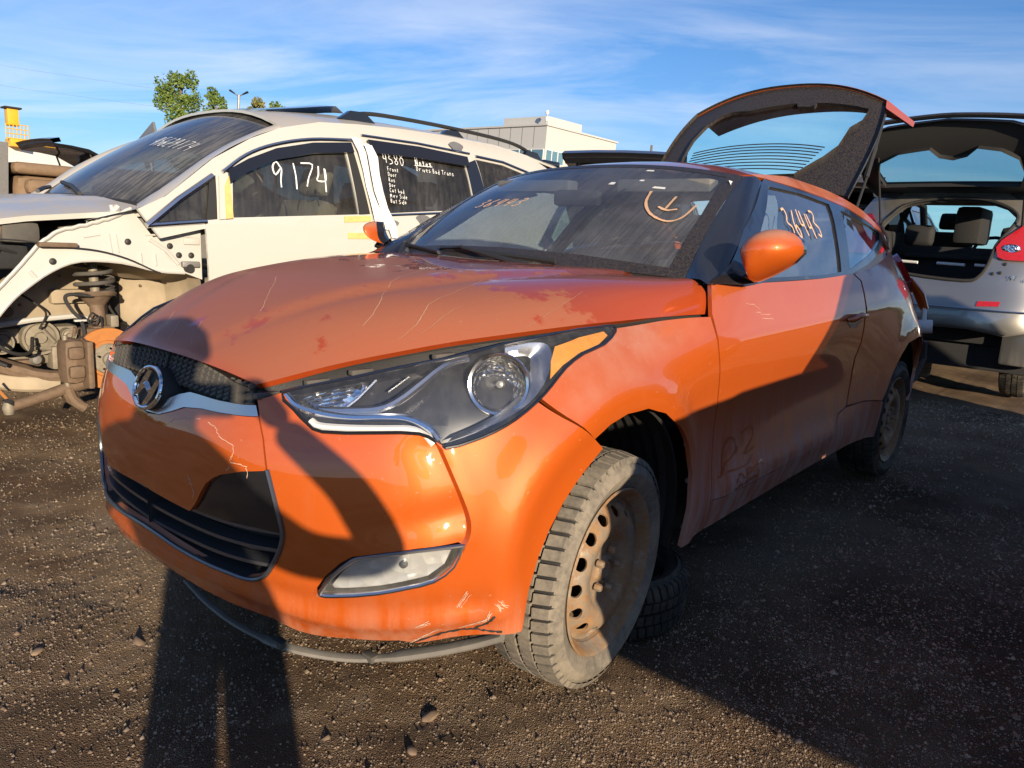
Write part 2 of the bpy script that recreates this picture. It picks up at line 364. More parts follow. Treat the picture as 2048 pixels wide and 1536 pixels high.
def panel(name,S,outline,mat,parent=None,holes=(),res=.025,scale=(.2,.1),thick=.012,off=0.,mirror=None,flip=False,both=False,angle=38,lines=(),**kw):
    """a sheet cut out of surface S (callable a,b->xyz) with a turned-in edge. mirror: 'only' -> other side, 'join' -> both halves as one sheet"""
    if getattr(S,'flip',False): flip=not flip
    V,tri,bd=trimesh(outline,holes,res,scale,lines)
    a,b=V[:,0],V[:,1];P=S(a,b);e=2e-3
    n=np.cross(S(a+e,b)-S(a-e,b),S(a,b+e)-S(a,b-e)); n/=np.linalg.norm(n,axis=1)[:,None]+1e-12
    if flip:n=-n
    P=P+n*off
    # orient triangles along n
    T=np.array(tri);fn=np.cross(P[T[:,1]]-P[T[:,0]],P[T[:,2]]-P[T[:,0]])
    if (fn*n[T[:,0]]).sum()<0: T=T[:,::-1]; bd=[(j,i) for i,j in bd]
    verts=[tuple(p) for p in P];faces=[tuple(t) for t in T]
    if thick:
        idx={}
        for i,j in bd:
            for q in (i,j):
                if q not in idx: idx[q]=len(verts);verts.append(tuple(P[q]-n[q]*thick))
        faces+=[(j,i,idx[i],idx[j]) for i,j in bd]
    if mirror:
        mv=[(x,-y,z) for x,y,z in verts];mf=[f[::-1] for f in faces]
        if mirror=='only': verts,faces=mv,mf
        else:
            o=len(verts);verts=verts+mv;faces=faces+[tuple(i+o for i in f) for f in mf]
            if mirror=='weld':
                bm=bmesh.new();vv=[bm.verts.new(v) for v in verts]
                for f in faces:
                    try:bm.faces.new([vv[i] for i in f])
                    except ValueError:pass
                bmesh.ops.remove_doubles(bm,verts=bm.verts[:],dist=1e-4);bm.verts.index_update()
                verts=[tuple(v.co) for v in bm.verts];faces=[tuple(v.index for v in f.verts) for f in bm.faces];bm.free()
    return mobj(name,verts,faces,mat,parent,angle,**kw)
def on(S,ab,off=0.,flip=False):
    if getattr(S,'flip',False): flip=not flip
    A=np.array(ab,float);a,b=A[:,0],A[:,1];e=2e-3;P=S(a,b)
    n=np.cross(S(a+e,b)-S(a-e,b),S(a,b+e)-S(a,b-e));n/=np.linalg.norm(n,axis=1)[:,None]+1e-12
    return P+(-n if flip else n)*off
# handwriting: strokes in a unit box (x right, y up)
GLY={'0':[[(.5,1),(.15,.8),(.1,.4),(.4,.02),(.8,.25),(.85,.7),(.5,1)]],'1':[[(.45,1),(.5,.5),(.5,0)]],'2':[[(.1,.8),(.4,1),(.75,.8),(.5,.4),(.1,.05),(.9,.05)]],
'3':[[(.1,.95),(.6,1),(.8,.8),(.35,.55),(.85,.35),(.6,.02),(.1,.1)]],'4':[[(.28,1),(.2,.7),(.12,.46),(.5,.44),(.80,.47),(.79,.7),(.78,.96),(.76,.5),(.70,0)]],'5':[[(.85,1),(.3,.97),(.2,.6),(.7,.55),(.8,.2),(.15,.03)]],
'6':[[(.7,1),(.25,.6),(.12,.2),(.45,0),(.8,.2),(.5,.45),(.2,.3)]],'7':[[(.05,.95),(.9,.95),(.5,.4),(.4,0)]],'8':[[(.5,.5),(.15,.8),(.5,1),(.8,.8),(.5,.5),(.15,.2),(.5,0),(.85,.2),(.5,.5)]],
'9':[[(.8,.75),(.5,1),(.15,.75),(.4,.5),(.8,.75),(.75,.3),(.65,0)]],'T':[[(0,1),(1,1)],[(.5,1),(.5,0)]],'O':[[(.5,1),(.1,.6),(.2,.1),(.6,0),(.9,.4),(.5,1)]],
'N':[[(.1,0),(.1,1),(.8,0),(.8,1)]],'o':[[(.5,.6),(.15,.35),(.4,.02),(.8,.3),(.5,.6)]],'t':[[(.5,.9),(.45,.1),(.7,.02)],[(.2,.6),(.8,.6)]],'e':[[(.15,.32),(.8,.36),(.5,.62),(.15,.3),(.45,.02),(.85,.12)]],'s':[[(.8,.55),(.3,.6),(.35,.35),(.75,.25),(.6,.03),(.1,.08)]],
'D':[[(.15,0),(.15,1),(.7,.8),(.8,.3),(.15,0)]],'r':[[(.2,.6),(.2,0)],[(.2,.4),(.5,.6),(.8,.55)]],'i':[[(.5,.6),(.5,0)]],'v':[[(.1,.6),(.45,0),(.85,.6)]],'S':[[(.85,.9),(.4,1),(.15,.75),(.8,.3),(.5,0),(.1,.1)]],'a':[[(.75,.55),(.3,.55),(.15,.2),(.45,.02),(.75,.4),(.8,0)]],
'-':[[(.1,.4),(.8,.4)]],'M':[[(.05,0),(.15,1),(.45,.3),(.8,1),(.9,0)]],'C':[[(.85,.85),(.45,1),(.12,.5),(.4,.03),(.85,.15)]],'l':[[(.4,1),(.45,0)]],'b':[[(.2,1),(.2,.05),(.6,0),(.75,.3),(.2,.45)]],'d':[[(.75,1),(.75,0),(.3,0),(.15,.35),(.75,.45)]],
'F':[[(.8,1),(.15,1),(.15,0)],[(.15,.55),(.65,.55)]],'R':[[(.15,0),(.15,1),(.7,.85),(.6,.55),(.15,.5)],[(.35,.5),(.85,0)]],'H':[[(.1,0),(.1,1)],[(.85,0),(.85,1)],[(.1,.5),(.85,.5)]],'V':[[(.05,1),(.45,0),(.9,1)]],'A':[[(.05,0),(.5,1),(.95,0)],[(.25,.4),(.75,.4)]],'W':[[(0,1),(.25,0),(.5,.7),(.75,0),(1,1)]],
'n':[[(.2,.6),(.2,0)],[(.2,.45),(.55,.62),(.75,.4),(.75,0)]],'P':[[(.15,0),(.15,1),(.7,.85),(.65,.5),(.15,.45)]],'E':[[(.8,1),(.15,1),(.15,0),(.8,0)],[(.15,.5),(.65,.5)]],'B':[[(.15,0),(.15,1),(.65,.85),(.55,.55),(.15,.5),(.7,.4),(.65,.08),(.15,0)]],'y':[[(.15,.6),(.45,.2)],[(.8,.6),(.3,-.3)]],' ':[]}
def write(bld,text,org,ux,uy,h,w,nrm,adv=.8,wob=.07,asp=.62,k=3):
    org=Vector(org);ux=Vector(ux).normalized();uy=Vector(uy).normalized();x=0
    for ch in text:
        dy=(random.random()-.5)*wob*2*h
        for st in GLY.get(ch,[]):
            pts=smooth_line([(p[0]*asp*h+x+(random.random()-.5)*wob*h,p[1]*h+dy+(random.random()-.5)*wob*h) for p in st],k)
            bld.ribbon([org+ux*p[0]+uy*p[1] for p in pts],nrm,w)
        x+=h*adv*(.55 if ch in ' 1il-' else 1)
    return x
def write_on(bld,S,txt,a0,b0,ha,hb,adv,w,nrm,flip,slant=0.,off=.004):
    x=0
    for ch in txt:
        for st in GLY.get(ch,[]):
            P=on(S,[(a0+p[1]*ha,b0+(x+p[0]*.6+slant*p[1])*hb) for p in smooth_line(st,5)],off,flip);bld.ribbon(P,nrm,w)
        x+=adv
# ------------------------------------------------------------------ body surfaces of the orange coupe (metres, front axle at x=0)
def spl(t,P):
    """natural cubic spline through P (n,...) at knots t -> callable"""
    t=np.asarray(t,float);P=np.asarray(P,float);n=len(t);h=np.diff(t)
    sh=P.shape[1:];Y=P.reshape(n,-1)
    A=np.eye(n);B=np.zeros_like(Y)
    for i in range(1,n-1):
        A[i,i-1]=h[i-1];A[i,i]=2*(h[i-1]+h[i]);A[i,i+1]=h[i]
        B[i]=6*((Y[i+1]-Y[i])/h[i]-(Y[i]-Y[i-1])/h[i-1])
    M=np.linalg.solve(A,B)
    def f(x):
        x=np.atleast_1d(np.asarray(x,float));k=np.clip(np.searchsorted(t,x)-1,0,n-2)
        H=h[k][:,None];a=(t[k+1]-x)[:,None]/H;b=1-a
        r=a*Y[k]+b*Y[k+1]+((a**3-a)*M[k]+(b**3-b)*M[k+1])*H*H/6
        return r.reshape((len(x),)+sh)
    return f
def grid(P,tu=None,tv=None):
    """bicubic surface through P[m][n] -> S(a,b) with a in 0..m-1, b in 0..n-1"""
    P=np.asarray(P,float);m,n=P.shape[:2]
    fu=spl(np.arange(m) if tu is None else tu,P)
    tv=np.arange(n) if tv is None else np.asarray(tv,float)
    # basis trick: linear operator of the b-spline
    I=spl(tv,np.eye(n))
    def S(a,b):
        a=np.atleast_1d(np.asarray(a,float));b=np.atleast_1d(np.asarray(b,float))
        return np.einsum('ijk,ij->ik',fu(a),I(b))
    S.m,S.n=m,n
    return S
# ---------------- lower body wrap (left half), station by station: plan x,y then rows (z, inset)
ST=[
((.835,0),[(.20,.03),(.27,.01),(.35,.005),(.45,0),(.53,.008),(.60,.025),(.66,.05),(.735,.075)]),
((.828,.18),[(.20,.03),(.27,.012),(.35,.005),(.45,0),(.53,.008),(.60,.022),(.66,.045),(.73,.068)]),
((.797,.365),[(.185,.04),(.27,.015),(.35,.005),(.45,0),(.53,.005),(.60,.018),(.66,.035),(.72,.05)]),
((.71,.535),[(.14,.07),(.23,.025),(.33,.006),(.43,0),(.53,.008),(.61,.025),(.69,.053),(.765,.092)]),
((.588,.69),[(.14,.065),(.23,.022),(.33,.004),(.43,0),(.54,.012),(.65,.036),(.74,.078),(.815,.128)]),
((.472,.79),[(.17,.03),(.25,.012),(.34,.003),(.44,0),(.55,.014),(.66,.040),(.75,.085),(.83,.165)]),
((.36,.845),[(.19,.0),(.27,.0),(.36,0),(.46,.002),(.57,.012),(.67,.033),(.76,.078),(.845,.172)]),
((.20,.878),[(.20,.01),(.30,.005),(.40,0),(.50,0),(.60,.0),(.69,.018),(.78,.07),(.86,.155)]),
((0,.892),[(.20,.02),(.30,.01),(.40,0),(.50,0),(.60,0),(.70,.015),(.79,.055),(.90,.17)]),
((-.25,.888),[(.20,.02),(.30,.005),(.40,0),(.52,.008),(.62,.01),(.72,.01),(.82,.05),(.93,.145)]),
((-.5,.884),[(.20,.02),(.29,0),(.38,.005),(.50,.018),(.62,.018),(.73,.008),(.84,.03),(.965,.085)]),
((-1.,.876),[(.19,.03),(.28,0),(.38,.005),(.50,.022),(.62,.018),(.74,.005),(.85,.025),(.975,.075)]),
((-1.5,.872),[(.18,.035),(.28,.005),(.38,.01),(.50,.024),(.63,.016),(.76,0),(.87,.02),(.985,.07)]),
((-1.9,.874),[(.18,.03),(.28,.01),(.38,.015),(.50,.02),(.64,.01),(.78,0),(.89,.02),(1.0,.07)]),
((-2.25,.885),[(.18,.03),(.29,.015),(.40,.005),(.52,.005),(.66,0),(.80,.008),(.91,.035),(1.03,.105)]),
((-2.65,.90),[(.2,.02),(.30,.005),(.40,0),(.52,0),(.66,.0),(.80,.03),(.94,.085),(1.08,.175)]),
((-2.95,.865),[(.25,.03),(.35,.01),(.45,0),(.55,0),(.68,.01),(.82,.055),(.96,.12),(1.10,.21)]),
((-3.18,.74),[(.28,.05),(.36,.02),(.46,0),(.56,0),(.68,.01),(.82,.045),(.96,.09),(1.09,.19)]),
((-3.31,.5),[(.3,.05),(.36,.02),(.46,0),(.56,0),(.68,0),(.82,.03),(.96,.08),(1.08,.16)]),
((-3.35,0),[(.3,.05),(.36,.02),(.46,0),(.56,0),(.68,0),(.82,.03),(.96,.08),(1.07,.15)]),
]
def wrap_points():
    pl=np.array([s[0] for s in ST],float)
    ext=np.vstack([pl[1]*[1,-1],pl,pl[-2]*[1,-1]])
    tg=ext[2:]-ext[:-2];tg/=np.linalg.norm(tg,axis=1)[:,None]
    nr=np.stack([-tg[:,1],tg[:,0]],1)      # outward normal
    nr*=np.sign((nr*np.array([0,1])+nr*pl).sum(1)+1e-9)[:,None]
    G=np.zeros((len(ST),8,3))
    for i,(p,rows) in enumerate(ST):
        for j,(z,ins) in enumerate(rows):
            G[i,j]=(pl[i,0]-nr[i,0]*ins,pl[i,1]-nr[i,1]*ins,z)
    return G
GW=wrap_points()
_w=grid(np.vstack([GW[1:2]*[1,-1,1],GW,GW[-2:-1]*[1,-1,1]]))
def W(a,b): return _w(np.asarray(a,float)+1,b)
W.m,W.n=20,8

# side glass / rail surface: y over x station and z level
XG=[-.3,-.8,-1.2,-1.6,-2.0,-2.4,-2.8,-3.1];ZG=[.90,.965,1.05,1.15,1.25,1.335,1.38,1.43]
YG=np.array([.83,.803,.768,.722,.668,.600,.545,.44])
TP=np.array([0,0,0,0,.004,.02,.065,.13])
GG=np.array([[(x,y-TP[i],z) for y,z in zip(YG,ZG)] for i,x in enumerate(XG)])
SG=grid(GG)
# roof: station, lateral
XR=[-1.06,-1.3,-1.6,-1.9,-2.2,-2.45];ZC=[1.375,1.417,1.434,1.425,1.395,1.35];ZE=[1.332,1.345,1.345,1.328,1.298,1.262]
WR=[0,.35,.65,.88,1.]
def roofpt(i,w):
    yr=[.585,.592,.596,.596,.59,.58][i]
    return (XR[i]-.055*w**2*(1 if i==0 else (.6 if i==1 else .2)),w*yr,ZE[i]+(ZC[i]-ZE[i])*(1-abs(w)**2.4))
RF=grid(np.array([[roofpt(i,w) for w in [-.35]+WR] for i in range(6)])[:,1:])
# hood: edge line stations (left), t along, w across -1..1
HL=np.array([(.738,.37,.7225),(.70,.405,.738),(.60,.47,.770),(.49,.548,.800),(.39,.608,.822),(.28,.660,.838),(.09,.722,.857),(-.06,.755,.865),(-.25,.785,.872),(-.50,.81,.873)])
HB=np.array([.025,.032,.035,.035,.03,.03,.02,.015,.01,.0])       # x bow at centre
HC=np.array([.026,.040,.058,.074,.084,.090,.095,.098,.099,.098])  # crown height
HP=np.array([2.4,2.8,3.4,4.,4.5,5.,6.,8.,14.,40.])
def hoodpt(i,w): 
    return (HL[i,0]+HB[i]*(1-w*w),HL[i,1]*w,HL[i,2]+HC[i]*(1-abs(w)**HP[i]))
WH=np.array([-1,-.985,-.93,-.84,-.7,-.5,-.25,0,.25,.5,.7,.84,.93,.985,1.])
HD=grid(np.array([[hoodpt(i,w) for w in WH] for i in range(10)]))
# windshield: a 0..1 base->top rows, b across
def wspt(t,w):
    base=np.array((-.40-.125*abs(w)**2.2,.70*w,.987-.018*w*w));top=np.array((-1.055-.065*w*w,.585*w,1.378-.045*abs(w)**2.4))
    p=base+(top-base)*t;p[2]+=.028*4*t*(1-t)*.6;p[0]+=.02*4*t*(1-t);return p
WS=grid(np.array([[wspt(t,w) for w in np.linspace(-1,1,9)] for t in np.linspace(0,1,6)]))
# outlines of the panels in the parameters of the surfaces above
O={
'FOG':[[2.988,1.474],[3.013,1.382],[3.133,1.408],[3.66,1.585],[4.001,1.728],[4.369,1.885],[4.651,2.243],[4.826,2.722],[4.747,2.78],[4.166,2.727],[3.788,2.638],[3.441,2.506],[3.316,2.337],[3.147,1.977]],
'SEAM':[[2.199,6.462],[2.264,5.904],[2.372,5.18],[2.462,4.281]],
'OPEN':[[2.462,4.281],[2.609,3.303],[2.669,2.849],[2.652,2.517],[2.575,2.144],[2.437,1.658],[2.27,1.361],[2.107,1.229],[1.892,1.209],[1.528,1.228],[1.037,1.352],[0.495,1.516]],
'CP':[[2.462,4.281],[2.136,4.128],[1.826,3.896],[1.689,3.716],[1.571,3.486],[1.393,2.895],[1.247,2.615],[0.938,2.647]],
'WINGU':[[2.204,6.275],[1.768,6.306],[1.224,6.242],[0.91,6.19]],
'WINGL':[[2.257,5.904],[1.806,5.898],[1.301,5.82],[0.874,5.635],[0.615,5.343],[0.329,5.075]],
'ARCHB':[[7.297,3.878],[6.905,3.316],[6.635,2.901],[6.391,2.405],[6.234,1.915],[6.076,1.151],[5.973,0.149]],
'ARCHF':[[7.111,4.171],[7.415,4.448],[7.765,4.598],[8.167,4.565],[8.513,4.261],[8.918,3.586],[9.169,3.027],[9.342,2.3],[9.378,1.345],[9.363,0.012]],
'LIP':[[0.52,0.3],[1.239,0.169],[1.762,0.143],[2.384,0.215],[2.682,0.045],[2.892,0.049],[3.341,0.187],[3.953,0.205],[4.193,0.073],[4.753,0.167],[5.402,0.169],[5.948,0.051]],
'JOINT':[[6.294,5.427],[7.111,4.171]],
'GROOVE':[[4.43,4.632],[4.582,4.209],[4.772,3.675],[4.883,3.288],[4.898,2.985],[4.826,2.722]],
'DF':[[9.993,6.986],[9.856,6.332],[9.827,5.411],[9.98,3.853],[9.929,2.249],[9.921,1.238]],
'DR':[[12.797,6.938],[12.968,6.669],[12.933,6.202],[12.835,5.252],[12.868,4.421],[12.785,3.952],[12.833,3.116],[12.795,2.385],[12.509,2.233],[12.316,1.479]],
'DB':[[12.316,1.479],[11.708,1.231],[10.829,1.224],[9.973,1.195]],
'BOT':[[9.363,0.012],[10.107,0.11],[10.985,0.238],[11.892,0.376],[13.033,0.458],[14.052,0.264]],
'RARCH':[[14.052,0.264],[14.012,1.959],[14.216,3.018],[14.434,3.619],[14.664,3.997],[15.267,4.073]],
'BELT':[[9.993,6.986],[10.57,6.913],[11.908,6.916],[12.614,6.965],[12.963,7.024]],
'FTOP':[[8.133,6.545],[8.902,6.436],[9.832,6.268]],
'HANDLE':[[12.186,5.474],[12.353,5.581],[12.797,5.454],[12.8,5.208],[12.557,5.021]],
'HLP':[[2.505,6.644],[3.156,6.666],[3.971,6.629],[5.366,6.805],[6.995,6.827],[7.814,6.677],[8.093,6.608],[8.072,6.495],[7.761,6.33],[7.31,6.218],[6.896,5.97],[6.556,5.662],[6.244,5.397],[5.816,5.109],[5.374,4.906],[4.929,4.752],[4.515,4.645],[4.336,4.804],[4.149,4.938],[3.633,5.094],[3.051,5.342],[2.882,5.582],[2.692,6.026]],
'DGLASS':[[2.127,4.624],[2.934,4.618],[3.732,4.364],[3.55,3.249],[3.281,1.425],[2.722,1.281],[1.336,1.163],[0.804,1.095]],
'QGLASS':[[4.053,4.174],[4.476,3.927],[5.173,3.638],[5.551,3.356],[5.408,3.02],[4.789,2.445],[3.807,1.697],[3.599,1.573]],
'FRAMEO':[[0.497,1.068],[1.087,2.82],[2.166,5.026],[3.03,4.866],[3.694,4.646],[4.471,4.328],[5.246,3.774],[5.639,3.368],[5.701,2.978],[5.105,2.421],[4.33,1.785],[3.511,1.301],[2.695,1.111],[0.944,0.942]],
'RAILL':[[2.166,5.026],[3.03,4.866],[3.694,4.646],[4.471,4.328],[5.246,3.774],[5.639,3.368],[5.701,2.978]],
'RAILU':[[1.865,5.088],[2.983,5.831],[3.448,5.628],[3.976,5.378],[4.544,4.944],[5.147,4.459],[5.642,3.847],[6.209,3.175]],
'APIL':[[0.348,0.999],[2.166,5.026],[1.802,4.989]],
}
# ------------------------------------------------------------------ ground
def gheight(x,y):
    h=.020*noise.noise(Vector((x*.55,y*.55,0)))+.010*noise.noise(Vector((x*2.1,y*2.1,3)))+.006*noise.noise(Vector((x*6,y*6,7)))
    h+=.014*noise.noise(Vector((x*.9+y*2.6,y*1.0-x*2.2,11)))-.010*max(0,noise.noise(Vector((x*1.5+y*7,y*2.-x*6,31)))-.25)        # old wheel ruts
    return h+.007*abs(noise.noise(Vector((x*14,y*14,21))))+.004*noise.noise(Vector((x*30,y*30,2)))-.014
m=Mat('gravel_soil'); g1=m.noise(.9,6,.6); g2=m.noise(7,6,.65); v=m.vor(260); v2=m.vor(70,out='Color'); sp=N(m.t,'ShaderNodeSeparateColor'); m.L(v2,sp.inputs[0])
v3=m.vor(260,out='Color'); sp3=N(m.t,'ShaderNodeSeparateColor'); m.L(v3,sp3.inputs[0])
soil=m.mix(m.ramp(g1,.38,.66),(.25,.155,.088),(.52,.365,.225)); soil=m.mix(m.math('MULTIPLY',m.ramp(g2,.5,.8),.7),soil,(.60,.47,.34))
st=m.mix(sp3.outputs[0],(.16,.13,.10),(.58,.50,.41)); st=m.mix(m.ramp(sp3.outputs[1],.90,.97),st,(.50,.46,.40))
cov=m.math('MULTIPLY',m.ramp(v,.0030,.0018),m.ramp(m.math('ADD',m.math('MULTIPLY',g2,.6),m.math('MULTIPLY',sp3.outputs[2],.55)),.42,.62))
soil=m.mix(m.math('MULTIPLY',m.ramp(m.noise(.55,4,.6),.52,.66),.55),soil,(.62,.48,.34)); soil=m.mix(m.math('MULTIPLY',m.ramp(m.noise(.8,4,.6,vec=m.vec(loc=(7,3,0))),.56,.68),.6),soil,(.10,.065,.042))
m.set(Base_Color=m.mix(cov,soil,st),Roughness=.92,Specular_IOR_Level=.25)
hgt=m.math('ADD',m.math('MULTIPLY',m.math('SUBTRACT',1.,m.math('MULTIPLY',v,160)),.55),m.math('ADD',m.math('MULTIPLY',m.noise(60,5,.7),.8),m.math('MULTIPLY',m.noise(11,4,.6),1.4)))
m.bump(hgt,1.0,.026)
def axis(lo,hi,f0,f1,step,grow):
    a=list(np.arange(f0,f1,step));d=step;x=f1
    while x<hi: a.append(x);d*=grow;x+=d
    a.append(hi);d=step;x=f0-step
    while x>lo: a.insert(0,x);d*=grow;x-=d
    a.insert(0,lo);return a
gx=axis(-900,500,-2.2,2.4,.022,1.15);gy=axis(-900,500,-2.4,2.3,.022,1.15)
vs=[];nx,ny=len(gx),len(gy)
for x in gx:
    for y in gy: vs.append((x,y,gheight(x,y) if (abs(x)<60 and abs(y)<60) else 0))
mobj('ground',vs,[(i*ny+j,(i+1)*ny+j,(i+1)*ny+j+1,i*ny+j+1) for i in range(nx-1) for j in range(ny-1)],'gravel_soil',kind='structure',angle=180,label='dark brown gravel and soil yard ground',)
# loose stones near the camera, too many to count: one scatter of pale, one of dark ones
GX,GY=np.array(gx),np.array(gy);GZ=np.array([v[2] for v in vs]).reshape(nx,ny)
def ground_z(X,Y):
    i=np.clip(np.searchsorted(GX,X)-1,0,nx-2);j=np.clip(np.searchsorted(GY,Y)-1,0,ny-2)
    a=(X-GX[i])/(GX[i+1]-GX[i]);b=(Y-GY[j])/(GY[j+1]-GY[j])
    return GZ[i,j]*(1-a)*(1-b)+GZ[i+1,j]*a*(1-b)+GZ[i,j+1]*(1-a)*b+GZ[i+1,j+1]*a*b
def scatter(n,seed,size,spread):
    r=np.random.default_rng(seed);t=r.random(n)**1.35;ang=YAW+np.radians(r.uniform(-46,44,n));dd=.75+t*6.5
    X=CAMP.x+np.cos(ang)*dd;Y=CAMP.y+np.sin(ang)*dd
    cl=np.array([noise.noise(Vector((x*1.1,y*1.1,5)))*.7+.5*noise.noise(Vector((x*4,y*4,9)))+.35*noise.noise(Vector((x*1.2+y*5,y*1.6-x*4.2,31))) for x,y in zip(X,Y)])
    k=r.random(n)<.55+1.1*cl;X,Y,dd=X[k],Y[k],dd[k];n=len(X)
    S=size*np.exp(r.normal(0,spread,n))*(1+.40*dd)*np.where(r.random(n)<.0015,3.2,1)
    Z=ground_z(X,Y)-S*.15;q=r.random(n)*6.28
    V=np.zeros((n,6,3))
    for a in range(5):
        rad=S*(.75+.5*r.random(n));th=q+a*1.2566+r.normal(0,.15,n);V[:,a,0]=X+rad*np.cos(th);V[:,a,1]=Y+rad*np.sin(th);V[:,a,2]=Z
    V[:,5,0]=X+S*r.normal(0,.25,n);V[:,5,1]=Y+S*r.normal(0,.25,n);V[:,5,2]=Z+S*(.75+.5*r.random(n))
    F=(np.array([[a,(a+1)%5,5] for a in range(5)])[None]+6*np.arange(n)[:,None,None]).reshape(-1,3)
    return V.reshape(-1,3),F
def big_mesh(name,V,F,mat,**kw):
    me=bpy.data.meshes.new(name);me.vertices.add(len(V));me.vertices.foreach_set('co',V.astype(np.float32).ravel())
    me.loops.add(F.size);me.loops.foreach_set('vertex_index',F.astype(np.int32).ravel());me.polygons.add(len(F));me.polygons.foreach_set('loop_start',np.arange(0,F.size,3,dtype=np.int32))
    me.update(calc_edges=True);me.validate();me.materials.append(MATS[mat]);return link(bpy.data.objects.new(name,me),None,**kw)
m=Mat('stone_pale');f=m.noise(45,2);m.set(Base_Color=m.mix(m.noise(23,1),(.22,.155,.10),(.48,.38,.275)),Roughness=.9)
m=Mat('stone_dark');m.set(Base_Color=m.mix(m.noise(23,1),(.13,.085,.055),(.34,.24,.155)),Roughness=.9)
big_mesh('pale_gravel',*scatter(135000,3,.00125,.42),'stone_pale',kind='stuff',label='small pale stones scattered over the dark soil',cat='gravel')
big_mesh('dark_gravel',*scatter(110000,4,.00135,.45),'stone_dark',kind='stuff',label='small dark stones scattered over the dark soil',cat='gravel')
# ------------------------------------------------------------------ orange coupe
GM=np.array(O['GROOVE'])*[.145,.1]
def relief(P,a,b):
    x,y,z=P.T;o=np.zeros(len(x))
    sm=lambda t:np.clip(t,0,1)**2*(3-2*np.clip(t,0,1))
    side=sm((y-.66)/.12)
    rf=np.hypot(x-.02,z-.315);o+=.015*np.exp(-((rf-.388)/.042)**2)*side*sm((.62-x)/.15)
    rr=np.hypot(x+2.66,z-.33);o+=.014*np.exp(-((rr-.388)/.045)**2)*side
    # sculpted step between bumper face and corner
    Q=np.stack([a*.145,b*.1],1);k=a<7
    if k.any():
        d=dist_poly(Q[k],GM,False);ga=np.interp(b[k],O_G[:,1],O_G[:,0])
        left=a[k]<ga
        sd=np.where(left,-d,d);end=sm((b[k]-2.55)/.25)*sm((4.9-b[k])/.2)
        o[k]+=np.interp(sd,[-.11,-.07,-.035,-.014,-.004,.004,.02,.05],[0,-.002,-.006,-.009,-.011,.002,.002,0])*end
        b0=np.interp(a[k],[2.9,4.9],[2.95,3.42]);amp=sm((a[k]-3.0)/1.6)*left
        o[k]+=-.012*amp*np.exp(-((b[k]-b0)/.34)**2)
        o[k]+=.009*np.exp(-((b[k]-.80)/.22)**2)*sm((5.9-a[k])/.6)-.006*np.exp(-((b[k]-1.25)/.25)**2)*sm((5.6-a[k])/.6)
    zc=.775-.035*x;o+=.007*np.exp(-np.abs(z-zc)/.022)*sm((-.10-x)/.35)*sm((x+3.0)/.3)
    zd=.335;o+=.012*np.exp(-((z-zd)/.045)**2)*sm((-.52-x)/.05)*sm((x+1.78)/.25)
    return o
O_G=np.array(sorted(O['GROOVE'],key=lambda p:p[1]))
def Wd(a,b):
    a=np.atleast_1d(np.asarray(a,float));b=np.atleast_1d(np.asarray(b,float));P=W(a,b);e=.01
    n=np.cross(W(a+e,b)-W(a-e,b),W(a,b+e)-W(a,b-e));n/=np.linalg.norm(n,axis=1)[:,None]+1e-12
    return P+n*relief(P,a,b)[:,None]
def HDd(a,b):
    a=np.atleast_1d(np.asarray(a,float));b=np.atleast_1d(np.asarray(b,float));P=HD(a,b).copy()
    w=np.abs(np.interp(b,np.arange(len(WH)),WH));wc=np.interp(a,[0,3,9],[.30,.42,.66])
    t=np.clip((w-wc)/.055+.5,0,1);t=t*t*(3-2*t);amp=np.interp(a,[0,2,5,9],[.0,.004,.011,.013])
    P[:,2]+=amp*(1-t)-.006*np.exp(-((w-wc)/.05)**2)*np.interp(a,[0,4],[0,1]);return P
car=thing('orange_coupe','orange three door coupe with rusty steel wheels and its tailgate raised','car',(0,0,.10))
ws=(.15,.10)
H=[list(q) for q in O['HLP']];op='orange_paint'
for k,dz in ((0,.03),(1,.09),(2,.10),(3,.08),(4,.05),(5,.02)): H[k][1]-=dz
bump=[(0,1.60)]+O['OPEN'][::-1]+O['SEAM'][::-1][1:]+[H[0]]+H[:11:-1]+O['JOINT'][1:]+O['ARCHB']+O['LIP'][::-1]+[(0,.34)]
bumper=panel('front_bumper',Wd,bump,op,car,holes=[O['FOG']],lines=[[(a-.03,b) for a,b in smooth_line(O['GROOVE'],3)],[(a+.03,b) for a,b in smooth_line(O['GROOVE'],3)]],res=.017,scale=ws,thick=.018,mirror='weld',label='orange front bumper with a torn lower corner and scratches')
sm_=[(a-.018,b) for a,b in O['SEAM']]
ctr=[(0,2.72)]+O['CP'][:0:-1]+[(a-.018,b-.03) for a,b in O['CP'][:1]]+sm_[::-1][1:3]+[(a-.01,b-.02) for a,b in O['WINGL']]+[(0,4.95)]
panel('bumper_center_panel',Wd,ctr,op,car,res=.02,scale=ws,thick=.02,off=.001,mirror='weld',label='orange nose panel with cracked paint below the chrome wing')
wing=O['WINGU']+[(.66,6.0),(.42,5.72),(.2,5.52),(0,5.45),(0,5.02)]+O['WINGL'][::-1]
panel('chrome_wing',Wd,wing,'satin_chrome',car,res=.015,scale=ws,thick=.015,off=.004,mirror='weld')
